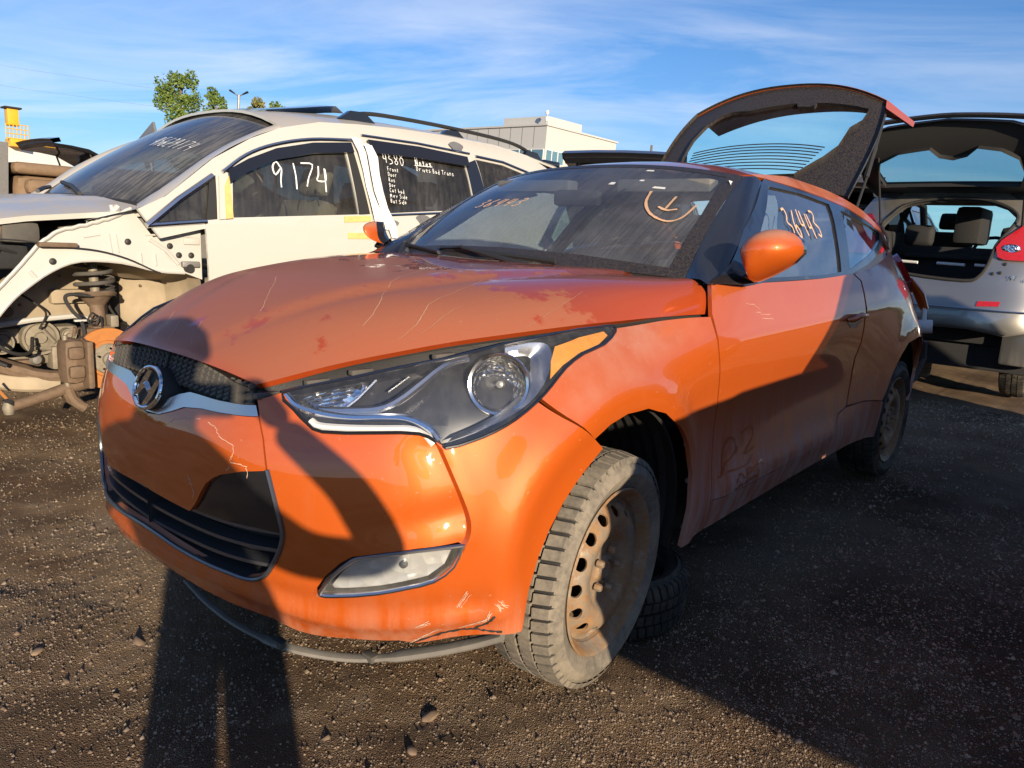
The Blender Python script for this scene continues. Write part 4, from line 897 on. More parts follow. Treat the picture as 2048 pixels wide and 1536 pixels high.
st=B().tube([sm@Vector((.18*math.cos(t),.18*math.sin(t),0)) for t in np.linspace(0,2*math.pi,30,endpoint=False)],.016,8,True).tube([sm@Vector((-.18,0,0)),sm@Vector((0,0,-.03)),sm@Vector((.18,0,0))],.018,6).tube([sm@Vector((0,0,-.03)),sm@Vector((0,0,-.18))],.035,8);st.build('steering_wheel','interior_black',car)
B().box((-2.9,-.66,.16),(-.5,.66,.24),.02).build('cabin_floor','interior_black',car)
panel('headlining',RF,[(0.3,0),(.3,3.3),(4.5,3.3),(4.5,0)],'interior_grey',car,res=.08,scale=(.3,.15),thick=0,off=-.045,flip=True,mirror='weld')
# curtain airbag hanging inside the near windscreen corner
vs=[];
for i in range(12):
    t=i/11
    for j in range(8):
        s=j/7;x=-1.02-.42*t;z=1.31-.02*t-s*(.30-.22*abs(t-.45));y=.575-.01*math.sin(t*9)+.06*s+.012*math.sin(7*t+5*s);vs.append((x,y,z))
B().add(vs,[(i*8+j,i*8+8+j,i*8+9+j,i*8+1+j) for i in range(11) for j in range(7)]).build('curtain_airbag','white_cloth',car,angle=60)
B().box((-.90,-.10,1.20),(-.86,.12,1.265),.02).build('rear_view_mirror','interior_black',car)
B().box((-1.06,.12,1.265),(-.985,.52,1.315),.012).build('sun_visor','interior_grey',car)
B().box((-1.06,-.52,1.265),(-.985,-.12,1.315),.012).build('sun_visor','interior_grey',car)
# stickers and paper scraps on the glass
for a,b,w,h in ((3.55,6.25,.05,.015),(3.9,5.75,.02,.012),(3.62,5.05,.025,.02),(4.55,5.6,.035,.012)):
    P=on(WS,[(a,b)],.002,True)[0];Q=on(WS,[(a+h*7,b+.02),(a+h*7,b+w*6),(a,b+w*6.4)],.002,True);B().add([P,*Q],[(0,1,2,3)]).build('paper_scrap','white_plastic',car)
# ---- raised tailgate
def TG(a,b):
    """a 0 hinge..4 top edge..5 tail, b -1..1"""
    a=np.atleast_1d(np.asarray(a,float));b=np.atleast_1d(np.asarray(b,float));t=a/4
    hx,hz=-2.36,1.385-.045*np.abs(b)**2.2;tx=-2.90+.05*b*b;tz=2.005-.135*np.abs(b)**2.3
    x=hx+(tx-hx)*t-.045*4*t*(1-t)*.6;z=hz+(tz-hz)*t+.05*4*t*(1-t)
    wy=.575+.03*np.sin(np.clip(t,0,1)*3.14)-.03*t
    return np.stack([x,b*wy,z],-1)
gate=bpy.data.objects.new('tailgate',None);link(gate,car);gate['label']='raised tailgate with dusty black glass border'
hole=[(.50,-.72),(1.2,-.75),(1.9,-.74),(2.45,-.68),(2.75,-.58),(2.84,-.46),(2.74,-.28),(2.85,0),(2.92,.18),(2.76,.20),(2.76,.36),(2.95,.37),(3.08,.86),(2.5,.83),(2.1,.75),(1.4,.72),(1.0,.64),(.42,.46),(.30,0),(.36,-.45)]
panel('glass_border',TG,[(0,-1),(1,-1),(2,-1),(3,-1),(4,-1)]+[(4,-1+i*.1) for i in range(1,20)]+[(4,1),(3,1),(2,1),(1,1),(0,1)]+[(0,1-i*.1) for i in range(1,20)],'frit_dusty',gate,holes=[hole],res=.03,scale=(.21,.58),thick=.02,flip=False)
panel('glass',TG,hole,'rear_glass',gate,res=.05,scale=(.21,.58),thick=0)
for k in range(9):
    aa=.52+.10*k;P=on(TG,[(aa+.10*math.cos(b*1.5),b) for b in np.linspace(-.68,.48+.015*k,16)],.002);B().tube(P,.0032,5).build('defroster_line','black_plastic',gate)
top=[TG([4.],[b])[0] for b in np.linspace(-1,1,25)];vs=[]
for i,p in enumerate(top):
    b=-1+2*i/24
    vs+=[p+np.array((.005,0,.002)),p+np.array((-.03,0,.022)),p+np.array((-.20,.0,-.01+.02*b*b)),p+np.array((-.50+.08*b*b,.05*b,-.035)),p+np.array((-.48+.08*b*b,.05*b,-.065)),p+np.array((-.02,0,-.02))]
B().add(vs,[(6*i+k,6*i+6+k,6*i+6+(k+1)%6,6*i+(k+1)%6) for i in range(24) for k in range(6)]+[(0,1,2,3,4,5),(144,145,146,147,148,149)]).build('tailgate_skin',op,gate,angle=40)
vs=[]
for i in range(13):
    b=.78+.26*i/12;p=TG([4.],[b])[0];e=1-((i-6)/6.5)**2
    vs+=[p+np.array((-.14,0,.03*e)),p+np.array((-.40,0,.035*e-.03)),p+np.array((-.47,0,-.06)),p+np.array((-.20,0,-.07))]
for sg in (1,-1): B().tube([np.array(p)*[1,sg,1] for p in ((-2.42,.60,1.30),(-2.66,.585,1.62))],.007,7).tube([np.array(p)*[1,sg,1] for p in ((-2.54,.592,1.46),(-2.78,.565,1.80))],.012,8).build('gas_strut','black_plastic',gate)
# ---- damage and marks
b_=B();mark=[(470,0)]
def wline(ab,w,mat,name,parent,off=.0015,jit=.03,k=6):
    P=smooth_line(ab,k);P=[(a+random.uniform(-jit,jit),b+random.uniform(-jit,jit)) for a,b in P];Q=on(Wd,P,off);n=len(Q)
    nn=on(Wd,P,off+.01)-Q;vs=[]
    for i,p in enumerate(Q):
        t=Q[min(i+1,n-1)]-Q[max(i-1,0)];sd=np.cross(nn[i],t);sd/=np.linalg.norm(sd)+1e-9;ww=w*(.4+.8*random.random())/2;vs+=[p+sd*ww,p-sd*ww]
    return B().add(vs,[(2*i,2*i+1,2*i+3,2*i+2) for i in range(n-1)]).build(name,mat,parent)
cc=bpy.data.objects['bumper_center_panel']
for ab in ([(.62,4.95),(.85,5.2),(1.05,5.35),(1.28,5.42)],[(1.45,5.40),(1.62,5.30),(1.72,5.05),(1.95,4.85),(1.98,4.55),(1.95,4.35),(2.18,4.28),(2.20,3.95)],[(1.95,4.2),(1.9,4.05)],[(1.2,3.55),(1.3,3.3),(1.35,2.95)]): wline(ab,.0017,'crack_white','paint_crack',cc,jit=.02)
for ab,w in (([(5.35,.95),(5.25,.75),(5.0,.62),(4.85,.55)],.006),([(5.45,1.15),(5.55,.98)],.004),([(5.5,1.2),(5.62,1.05)],.003),([(4.55,.62),(4.3,.35),(4.1,.15)],.004),([(4.35,.9),(4.2,.78)],.004),([(4.95,1.55),(4.8,1.15)],.003)):
    for q in range(4): wline([(a+random.uniform(-.05,.05),b+random.uniform(-.06,.06)) for a,b in ab],.0012,'crack_white','scratch',bumper,jit=.012)
for ab in ([(4.15,.10),(4.4,.30),(4.75,.42),(5.1,.40)],[(5.1,.42),(5.3,.62),(5.42,.85)],[(5.1,.40),(5.35,.30),(5.6,.22)]): wline(ab,.007,'rubber','tear',bumper,jit=.02,off=.001)
dd=[o for o in car.children if o.name.startswith('door') and o.type=='MESH' and 'handle' not in o.name and 'glass' not in o.name][0]
for ab in ([(10.45,6.45),(10.62,6.3)],[(10.55,6.2),(10.75,6.1)],[(10.6,6.05),(10.8,5.95)]): wline(ab,.0015,'crack_white','scratch',dd,jit=.03)
m=Mat('wiped_paint');m.set(Base_Color=(.40,.075,.012),Roughness=.35,Coat_Weight=.5)
for st in ([(10.10,1.9),(10.18,2.75),(10.32,2.85),(10.36,2.5),(10.2,2.25)],[(10.2,2.3),(10.12,2.0),(10.05,1.95)],[(10.45,2.9),(10.6,2.95),(10.62,2.6),(10.5,2.3),(10.66,2.35)],[(10.38,2.6),(10.36,2.4)],[(10.22,2.0),(10.5,1.98),(10.6,2.15)],[(10.32,1.55),(10.38,1.8),(10.44,1.6)],[(10.48,1.62),(10.5,1.85),(10.6,1.75),(10.5,1.66)],[(10.62,1.75),(10.7,1.9),(10.75,1.75)],[(10.3,1.3),(10.4,1.42),(10.42,1.28)],[(10.45,1.4),(10.62,1.5),(10.6,1.35)]): wline(st,.007,'wiped_paint','finger_writing',dd,off=.002,jit=.012)
# ---- loose lower strip hanging under the bumper
sp=[[.728,-.005,.23],[.713,.092,.19],[.678,.177,.15],[.617,.263,.11],[.554,.369,.10],[.492,.471,.11],[.421,.594,.15],[.363,.69,.19],[.33,.764,.23]]
strip=B().tube([np.array(p)-[0,0,.1] for p in smooth_line(sp,6)],[.010]*16+[.014]*17+[.020]*16,8,flat=.55).build('loose_bumper_strip','grey_strip',car,label='grey plastic strip hanging loose below the orange bumper')
for k in (3,5): 
    p=np.array(sp[k])-[0,0,.1];B().box(p-[.012,.02,.004],p+[.012,.02,.014],.003).build('clip','dusty_plastic',strip)
# ---- tyres lying about
def flat_tyre(name,label,loc,Rr=.30,w=.19,tilt=(0,0),rim=True,tm='tyre_dark'):
    t=thing(name,label,'tyre',loc);t.rotation_euler=(tilt[0],tilt[1],.3)
    tyre_mesh(Rr,w,.19).build('tyre_body',tm,t,angle=30);tread_mesh(Rr,w).build('tread',tm,t,angle=20,kind='stuff')
    if rim: B().lathe([(.185,.07),(.175,.05),(.17,-.06),(.10,-.05),(.05,-.04),(.0,-.04)],40).build('rim','steel_grey',t)
    return t
flat_tyre('loose_tyre','dark tyre lying flat on the ground under the orange car behind its front wheel',(-.385,.59,.085),Rr=.265,w=.17)
flat_tyre('loose_tyre','small pale tyre lying flat in shade behind the orange rear wheel',(-6.75,-.10,.12),tm='tyre_rubber',rim=False)
# ------------------------------------------------------------------ cream minivan, front wing stripped off
VY=-2.93
van=thing('cream_minivan','cream minivan with its front wing and wheel removed and writing on its windows','van',(0,VY,0))
_vz=[.2,.45,.8,1.05,1.2,1.35,1.5,1.65,1.78,1.86,1.92];_vy=[.90,.965,.985,.98,.965,.945,.915,.875,.815,.74,.6]
_vs=spl(_vz,_vy)
def VS(x,z):
    x=np.atleast_1d(np.asarray(x,float));z=np.atleast_1d(np.asarray(z,float));y=_vs(z)
    return np.stack([x,y-.10*np.clip((-3.1-x)/.6,0,1)**2,z],-1)
VS.flip=True
cp='cream_paint';one=(1,1)
QW=[(-.07,1.135),(-.22,1.255),(-.40,1.382),(-.365,1.17)]
FW=[(-.51,1.19),(-.53,1.425),(-.62,1.475),(-.70,1.51),(-.82,1.55),(-1.05,1.605),(-1.29,1.635),(-1.345,1.255)]
SW=[(-1.49,1.665),(-1.9,1.67),(-2.33,1.655),(-2.38,1.34),(-1.55,1.268)]
RW=[(-2.46,1.705),(-2.75,1.695),(-3.02,1.645),(-3.12,1.50),(-2.52,1.375)]
side=[(-.02,1.205),(-.16,1.275),(-.43,1.485),(-.66,1.615),(-.86,1.70),(-1.15,1.775),(-1.44,1.805),(-1.8,1.83),(-2.22,1.845),(-2.74,1.845),(-3.1,1.805),(-3.40,1.70),(-3.62,1.30),(-3.70,1.0),(-3.70,.42),(-.365,.42),(-.365,.9),(-.365,1.13),(-.12,1.07)]
for mk in (None,'only'):
    panel('side_body',VS,side,cp,van,holes=[QW,FW,SW,RW],res=.05,scale=one,thick=.02,mirror=mk,flip=True if 0 else False)
    panel('front_door',VS,[(-.350,1.148),(-.48,1.178),(-.9,1.215),(-1.415,1.258),(-1.425,.5),(-.362,.5)],cp,van,res=.06,scale=one,thick=.015,off=.012,mirror=mk)
    panel('sliding_door',VS,[(-1.440,1.262),(-1.9,1.305),(-2.44,1.352),(-2.44,.5),(-1.45,.5)],cp,van,res=.06,scale=one,thick=.015,off=.010,mirror=mk)
    panel('quarter_window',VS,QW,'tinted_glass',van,res=.08,scale=one,thick=0,off=-.012,mirror=mk)
    panel('front_window',VS,FW,'van_side_glass',van,res=.08,scale=one,thick=0,off=-.012,mirror=mk)
    panel('rear_window',VS,SW,'tinted_glass',van,res=.08,scale=one,thick=0,off=-.010,mirror=mk)
    panel('rear_window',VS,RW,'tinted_glass',van,res=.08,scale=one,thick=0,off=-.008,mirror=mk)
V3=lambda L,off=0:on(VS,L,off)
B().tube(V3([(-.055,1.128),(-.22,1.262),(-.415,1.395)],.006),.016,8).tube(V3([(-.055,1.128),(-.2,1.145),(-.36,1.163)],.006),.013,8).build('window_trim','satin_chrome',van)
panel('window_frame',VS,[(-.36,1.17),(-.395,1.38),(-.43,1.40),(-.42,1.178)],'black_plastic',van,res=.04,scale=one,thick=.01,off=.006)
panel('window_channel',VS,[(-1.300,1.64),(-1.345,1.645),(-1.425,1.262),(-1.345,1.253)],'black_plastic',van,res=.04,scale=one,thick=.01,off=.006)
panel('window_channel',VS,[(-2.335,1.66),(-2.45,1.70),(-2.52,1.372),(-2.385,1.345)],'pillar_black',van,res=.04,scale=one,thick=.01,off=.004)
panel('quarter_trim',VS,[(-.43,1.175),(-.445,1.40),(-.50,1.42),(-.495,1.185)],cp,van,res=.04,scale=one,thick=.012,off=.014)
panel('foam_strip',VS,[(-.462,1.18),(-.470,1.345),(-.500,1.405),(-.503,1.185)],'foam_tape',van,res=.04,scale=one,thick=.01,off=.020)
panel('window_visor',VS,[(-.495,1.43),(-.62,1.50),(-.80,1.575),(-1.05,1.635),(-1.33,1.67),(-1.34,1.615),(-1.05,1.578),(-.80,1.515),(-.62,1.435),(-.50,1.365)],'gloss_black',van,res=.03,scale=one,thick=.02,off=.026)
panel('window_visor',VS,[(-1.47,1.705),(-1.9,1.715),(-2.35,1.70),(-2.35,1.635),(-1.9,1.64),(-1.47,1.63)],'gloss_black',van,res=.03,scale=one,thick=.02,off=.026)
B().tube(V3(smooth_line([(-.47,1.42),(-.62,1.525),(-.80,1.60),(-1.05,1.66),(-1.36,1.695)],4),.008),.010,6).build('roof_trim','satin_chrome',van)
B().tube(V3([(-1.44,1.735),(-1.9,1.745),(-2.4,1.735)],.008),.008,6).build('roof_trim','satin_chrome',van)
B().tube(V3([(-2.46,1.725),(-2.75,1.715),(-3.03,1.665)],.006),.010,6).build('window_trim','satin_chrome',van)
B().tube(V3([(-1.56,1.262),(-2.0,1.300),(-2.38,1.335)],.014),.008,6).build('window_trim','satin_chrome',van)
# loose white tape strips hanging over the B pillar
def hang(name,L,mat,off=.03,wav=.008):
    n=len(L);vs=[]
    for i,(x0,x1,z) in enumerate(L):
        for k in range(5):
            t=k/4;x=x0+(x1-x0)*t;p=V3([(x,z)],off+wav*math.sin(i*1.7+k*1.3))[0];vs.append(p)
    return B().add(vs,[(i*5+k,i*5+5+k,i*5+6+k,i*5+1+k) for i in range(n-1) for k in range(4)]).build(name,mat,van,angle=60)
hang('white_tape',[(-1.335,-1.405,1.70),(-1.36,-1.42,1.62),(-1.385,-1.425,1.52),(-1.40,-1.435,1.42),(-1.415,-1.475,1.32),(-1.43,-1.52,1.24),(-1.45,-1.545,1.17)],'white_cloth')
hang('white_tape',[(-1.42,-1.485,1.67),(-1.425,-1.505,1.60),(-1.44,-1.50,1.50),(-1.455,-1.525,1.40),(-1.48,-1.55,1.30),(-1.53,-1.60,1.20),(-1.57,-1.61,1.12)],'white_cloth',.035)
for L in ([(-1.22,1.235),(-1.42,1.25),(-1.42,1.215),(-1.22,1.20)],[(-1.24,1.14),(-1.42,1.145),(-1.42,1.11),(-1.24,1.105)],[(-1.28,1.00),(-1.44,1.005),(-1.44,.955),(-1.28,.96)],[(-1.14,.965),(-1.23,.97),(-1.23,.93),(-1.14,.93)]): panel('foam_patch',VS,L,'foam_tape',van,res=.03,scale=one,thick=.004,off=.018)
for c_,r_ in (((-2.28,1.765),.05),((-1.60,1.21),.035),((-1.86,1.25),.045)): panel('primer_patch',VS,[(c_[0]+r_*1.3*math.cos(t)*(1+.2*math.sin(3*t)),c_[1]+r_*.7*math.sin(t)) for t in np.linspace(0,6.28,16,endpoint=False)],'steel_grey',van,res=.03,scale=one,thick=.002,off=.014)
# writing on the side windows
def van_text(name,txt,x,z,h,w,adv=.8,asp=.6):
    b_=B();P=V3([(x,z)],.002)[0];d=V3([(x,z+.1)],.002)[0]-P;n=V3([(x,z)],.05)[0]-P
    if name=='window_number':
        for k,ch in enumerate(txt): b_=B();write(b_,ch,Vector(P)+Vector((-k*h*adv*(.85 if '1' in txt[:k] else 1),0,0)),Vector((-1,0,.0)),Vector(d),h,w,n,adv=adv,asp=asp,wob=.075);b_.build('window_digit','white_ink',van)
        return
    write(b_,txt,P,Vector((-1,0,.0)),Vector(d),h,w,n,adv=adv,asp=asp,wob=.075);return b_.build(name,'white_ink',van,kind='stuff')
van_text('window_number','9174',-.755,1.375,.145,.0085,adv=.80,asp=.62)
van_text('window_number','4580',-1.575,1.585,.058,.0045)
van_text('window_note','Notes',-1.85,1.60,.038,.005);van_text('window_note','Drives Bad Trans',-1.85,1.562,.030,.003)
for k,t in enumerate(('Front','Door','Ros','Dor','Cat bad','Mirr Side','Bat Side')): van_text('window_note',t,-1.60,1.54-.033*k,.024,.0028)
B().tube(V3([(-1.84,1.598),(-2.0,1.603)],.002),.0025,5).build('window_note','white_ink',van)
# windscreen, roof
def VW(a,b):
    a=np.atleast_1d(np.asarray(a,float));b=np.atleast_1d(np.asarray(b,float));w2=b*b
    x0=.03-.15*w2;z0=1.25-.03*w2;y0=.745*b;x1=-.93+.05*w2;z1=1.845-.135*w2;y1=.76*b
    return np.stack([x0+(x1-x0)*a+.02*4*a*(1-a),y0+(y1-y0)*a,z0+(z1-z0)*a+.03*4*a*(1-a)],-1)
def VR(x,b):
    x=np.atleast_1d(np.asarray(x,float));b=np.atleast_1d(np.asarray(b,float))
    zc=np.interp(x,[-3.6,-3.2,-2.4,-1.5,-.9],[1.86,1.905,1.93,1.915,1.848]);ze=np.interp(x,[-3.5,-3.1,-2.74,-2.22,-1.44,-1.15,-.86],[1.74,1.80,1.842,1.842,1.802,1.772,1.70])
    ye=_vs(ze)
    return np.stack([x-.03*b*b*0,b*ye,ze+(zc-ze)*(1-np.abs(b)**2.6)],-1)
panel('windscreen',VW,[(0,-1+i*.125) for i in range(17)]+[(1,1-i*.125) for i in range(17)],'van_windshield_glass',van,res=.07,scale=(1.3,.9),thick=0,flip=True)
panel('cowl',VW,[(-.07,-1+i*.125) for i in range(17)]+[(.03,1-i*.125) for i in range(17)],'black_plastic',van,res=.07,scale=(1.3,.9),thick=.03,flip=True,off=.004)
panel('windscreen_border',VW,[(0,-1+i*.125) for i in range(17)]+[(1,1-i*.125) for i in range(17)],'pillar_black',van,holes=[[(.06,-.95),(.06,0),(.06,.95),(.95,.94),(.95,0),(.95,-.94)]],res=.06,scale=(1.3,.9),thick=0,flip=True,off=-.004)
panel('roof',VR,[(-.88,i*.125-1) for i in range(17)]+[(-1.5,1),(-2.2,1),(-2.8,1),(-3.3,1),(-3.5,.98)]+[(-3.55,1-i*.25) for i in range(1,8)]+[(-3.5,-.98),(-2.8,-1),(-2.2,-1),(-1.5,-1)],cp,van,res=.08,scale=(1,.9),thick=.015,flip=False)
b_=B();vs=[]
for i in range(11):
    x=-1.0-.62*i/10
    for j in range(9):
        y=-.42+.84*j/8;vs.append((x,y,float(VR([x],[y/.8])[0][2])+.012+.055*(i/10)**1.3-(.045 if i==10 else 0)))
B().add(vs,[(i*9+j,i*9+9+j,i*9+10+j,i*9+1+j) for i in range(10) for j in range(8)]).build('sunroof','gloss_black',van,angle=50)
for sg in (1,-1):
    L=[(-1.44,.66,1.85),(-1.60,.665,1.900),(-1.9,.67,1.915),(-2.4,.665,1.92),(-2.9,.655,1.912),(-3.2,.64,1.885),(-3.46,.62,1.81)]
    rl=B().tube([np.array(p)*[1,sg,1] for p in smooth_line(L,5)],[.012]*3+[.018]*25+[.012]*3,8,flat=.75).build('roof_rail','black_plastic',van)
    for x in (-1.53,-2.38,-3.30): B().prism([(x-.16,1.84 if x>-3 else 1.78),(x+.14,1.84 if x>-3 else 1.80),(x+.05,1.90 if x>-3 else 1.865),(x-.06,1.905 if x>-3 else 1.86)],sg*.665-.018,sg*.665+.018,'y').build('rail_foot','gloss_black',rl)
B().box((-3.66,-.70,1.76),(-3.45,.70,1.82),.02).build('rear_spoiler','gloss_black',van)
B().box((-3.70,-.85,.42),(-3.60,.85,1.25),.04).build('tail_panel',cp,van)
panel('rear_screen',lambda y,z:np.stack([-3.62+.16*(z-1.25)/.5*1.0,y,z],-1),[(-.72,1.27),(.72,1.27),(.62,1.75),(-.62,1.75)],'tinted_glass',van,res=.1,scale=one,thick=0)
for sg in (1,-1):
    t=np.linspace(0,1,16);A=VW(t,np.full(16,1.));F=np.array(smooth_line([(-.02,1.205),(-.16,1.275),(-.43,1.485),(-.66,1.615),(-.88,1.705)],5));F=F[np.linspace(0,len(F)-1,16).astype(int)];F=VS(F[:,0],F[:,1]);vs=[]
    for a_,f_ in zip(A,F): vs+=[(a_+[0,0,-.01])*[1,sg,1],(a_+[.0,.012,.006])*[1,sg,1],((a_+f_)/2+[.012,.012,.016])*[1,sg,1],(f_+[0,-.004,.002])*[1,sg,1]]
    fs=[(4*i+k,4*i+4+k,4*i+5+k,4*i+1+k) for i in range(15) for k in range(3)];B().add(vs,fs if sg>0 else [f[::-1] for f in fs]).build('windscreen_pillar',cp,van,angle=60)
    B().add([VS([-.02],[1.205])[0]*[1,sg,1],VW([0.],[1.])[0]*[1,sg,1],(VW([0.],[1.])[0]+[.20,.02,-.06])*[1,sg,1],(VS([-.02],[1.205])[0]+[.22,-.06,-.07])*[1,sg,1]],[(0,1,2,3)]).build('wing_ledge','bare_apron',van)
# number on the windscreen
b_=B()
vwn=Vector((.42,.1,.9));write_on(b_,VW,'45629174',.50,.22,.10,.075,.92,.007,vwn,True,.4);b_.build('windscreen_number','white_ink',van)
B().tube([VW([.0],[.55])[0]+[.05,0,.03],VW([.05],[.2])[0]+[.0,0,.03],VW([.10],[-.15])[0]+[0,0,.02]],.012,6).build('wiper','black_plastic',van)
B().tube([VW([.0],[-.1])[0]+[.05,0,.03],VW([.05],[-.5])[0]+[.0,0,.03],VW([.12],[-.85])[0]+[0,0,.02]],.012,6).build('wiper','black_plastic',van)
# hood, a little open
def VH(x,b):
    x=np.atleast_1d(np.asarray(x,float));b=np.atleast_1d(np.asarray(b,float));xe=x-.17*b*b*np.clip((.9-x)/.9,0,1)
    z=np.interp(x,[-.05,.2,.5,.8,1.05,1.2],[1.275,1.255,1.215,1.15,1.05,.95])-.07*np.abs(b)**2.5+.012*np.exp(-((np.abs(b)-.55)/.06)**2)
    return np.stack([xe,b*np.interp(x,[0,.6,1.2],[.895,.86,.70]),z],-1)
panel('hood',VH,[(.02,-1+i*.1) for i in range(21)]+[(.5,1),(.8,1),(1.05,1)]+[(1.18,1-i*.1) for i in range(21)]+[(.8,-1),(.5,-1)],cp,van,res=.05,scale=(1,.88),thick=.025,label='cream hood left ajar over the stripped front corner')
# inner apron that the missing wing laid bare
AP=lambda x,z:np.stack([np.asarray(x,float),.90-.05*np.clip(np.asarray(x,float),0,1)+.0*np.asarray(z,float)+.02*np.clip((.95-np.asarray(z,float)),-.3,.3),np.asarray(z,float)],-1)
AP.flip=True
apo=[(-.015,1.205),(.07,1.155),(.19,1.115),(.31,1.082),(.39,1.02),(.48,.91),(.56,.82),(.70,.66),(.86,.50),(.80,.44),(.66,.58),(.575,.69),(.51,.77),(.45,.825),(.34,.905),(.22,.95),(.04,.945),(-.13,.905),(-.27,.895),(-.365,.86),(-.365,1.13),(-.12,1.07)]
apr=panel('inner_wing',AP,apo,'bare_apron',van,res=.03,scale=one,thick=.03,label='bare cream inner wing panel laid open by the missing front wing')
A3=lambda L,off=0:on(AP,L,off,True) if 0 else AP(np.array([p[0] for p in L],float),np.array([p[1] for p in L],float))+np.array((0,off,0))
b_=B().tube(A3([(p[0]-.004*(i%2),p[1]+.006*(i%2)) for i,p in enumerate(resample(np.array(apo[:9]),.025,False))],.006),.009,6);b_.build('seam_flange','bare_apron',apr)
B().tube(A3(smooth_line(apo[11:19],3),.004),.008,6).build('arch_flange','bare_apron',apr)
for x,z in ((.005,1.045),(.335,.945),(-.245,.985),(-.31,.985),(-.2,1.03)): B().lathe([(0,.006),(.007,.006),(.010,.004),(.015,.003),(.016,0)],18,frame_from((0,1,0),A3([(x,z)],.001)[0])).build('grommet','black_plastic',apr)
for L,r_ in (([(.20,1.06),(.13,1.075)],.006),([(.06,1.08),(.05,.99)],.005),([(.09,1.08),(.08,.98)],.005),([(-.05,.99),(-.055,.93)],.008),([(-.12,.99),(-.125,.93)],.008),([(-.10,1.06),(-.18,1.01),(-.24,.94)],.012),([(.43,.90),(.40,.86)],.010),([(-.08,1.08),(-.23,1.09),(-.33,1.075)],.005),([(-.17,1.0),(-.2,.96),(-.26,.945)],.004)): B().tube(A3(L,.0),r_,7).build('bead','bare_apron',apr)
B().box(A3([(-.355,1.04)],.0)[0]-[0,.0,0],A3([(-.27,1.075)],.012)[0],.006).build('hinge_plate','bare_apron',apr)
B().box(A3([(-.345,.925)],.0)[0],A3([(-.25,.955)],.03)[0],.008).build('door_check','steel_grey',apr)
B().lathe([(0,.03),(.022,.03),(.024,.0)],14,frame_from((0,1,0),A3([(-.29,.92)],0)[0])).build('door_check','black_plastic',apr)
B().tube(A3(smooth_line([(.56,1.04),(.45,1.035),(.30,1.015),(.15,1.0),(.02,.965),(-.1,.91),(-.14,.895)],4),.02),.004,6).build('bonnet_cable','black_plastic',van)
B().box((.24,.87,1.012),(.40,.93,1.032),.005).build('cable_bracket','cast_iron',van)
# wheelhouse
arch=[(.80,.44),(.66,.58),(.575,.69),(.51,.77),(.45,.825),(.34,.905),(.22,.95),(.04,.945),(-.13,.905),(-.27,.895),(-.365,.86),(-.38,.55)]
Lr=smooth_line(arch,3);vs=[];n=len(Lr)
for x,z in Lr:
    for y,ins in ((.885,.004),(.80,.015),(.66,.04),(.56,.10)): vs.append((x+(.15-x)*ins*.9,y,z-ins*.6))
B().add(vs,[(4*i+k,4*i+4+k,4*i+5+k,4*i+1+k) for i in range(n-1) for k in range(3)]).build('wheelhouse','interior_black' if 0 else 'apron_dirty',van,angle=60)
TB=lambda x,z:np.stack([np.asarray(x,float),.56-.06*np.exp(-((np.asarray(x,float)+.12)/.14)**2)+.03*np.clip((np.asarray(x,float)-.3)/.3,0,1),np.asarray(z,float)],-1)
TB.flip=True
panel('inner_tub',TB,[(.70,.55),(.60,.70),(.50,.80),(.34,.93),(.2,1.0),(-.1,1.0),(-.37,.93),(-.37,.50),(-.10,.56),(.02,.60),(.15,.645),(.35,.635),(.55,.60)],'apron_dirty',van,res=.04,scale=one,thick=.02)
B().tube([(.62,.60,.60),(.5,.605,.625),(.35,.60,.645),(.15,.58,.655),(.0,.57,.61)],.014,8).build('tub_flange','bare_apron',van)
B().box((.1,.55,.72),(.26,.60,.79),.01).build('strut_tower_plate','apron_dirty',van)
B().tube([(.30,.60,.99),(.285,.61,.88),(.33,.60,.80)],.010,6).build('tub_bead','apron_dirty',van)
B().lathe([(0,.012),(.03,.012),(.034,0)],20,frame_from((0,1,0),(-.06,.52,.86))).build('grommet','dusty_plastic',van)
B().lathe([(0,.012),(.022,.012),(.026,0)],16,frame_from((0,1,0),(.45,.60,.69))).build('grommet','cast_iron',van)
# strut with coil spring
st=bpy.data.objects.new('front_strut',None);link(st,van)
sx,sy=.105,.78;tp=np.array((sx-.01,sy-.10,.955));bt=np.array((sx+.005,sy,.60));ax=(tp-bt)
B().tube([bt,bt+ax*.52],.034,16).build('damper_tube','cast_iron',st);B().tube([bt+ax*.5,tp],.022,14).build('dust_boot','alu_cast',st)
B().lathe([(0,.03),(.045,.03),(.05,.0),(.04,-.02),(0,-.02)],20,Matrix.Translation(tp)).build('spring_seat','foam_tape',st)
hel=[];turn=3.1
for i in range(90):
    t=i/89;q=t*turn*2*math.pi;rr=.074+.012*math.sin(t*3.14);p=bt+ax*(.50+.42*t);hel.append(p+np.array((rr*math.cos(q),rr*math.sin(q),0)))
B().tube(hel,.0105,8).build('coil_spring','dusty_plastic',st)
B().lathe([(0,.0),(.09,.0),(.096,.012),(.09,.022),(.05,-.03),(.036,-.05)],24,Matrix.Translation(bt+ax*.47)@Matrix.Rotation(.12,4,'X')).build('spring_perch','cast_iron',st)
B().box(bt+[-.075,-.02,.02],bt+[-.035,.05,.08],.01).build('strut_lug','alu_cast',st)
B().box(bt+[-.06,-.06,-.13],bt+[.05,.05,.03],.02).build('steering_knuckle','cast_iron',st)
B().box(bt+[-.02,-.03,-.02],bt+[.10,.06,.02],.012).build('knuckle_arm','cast_iron',st)
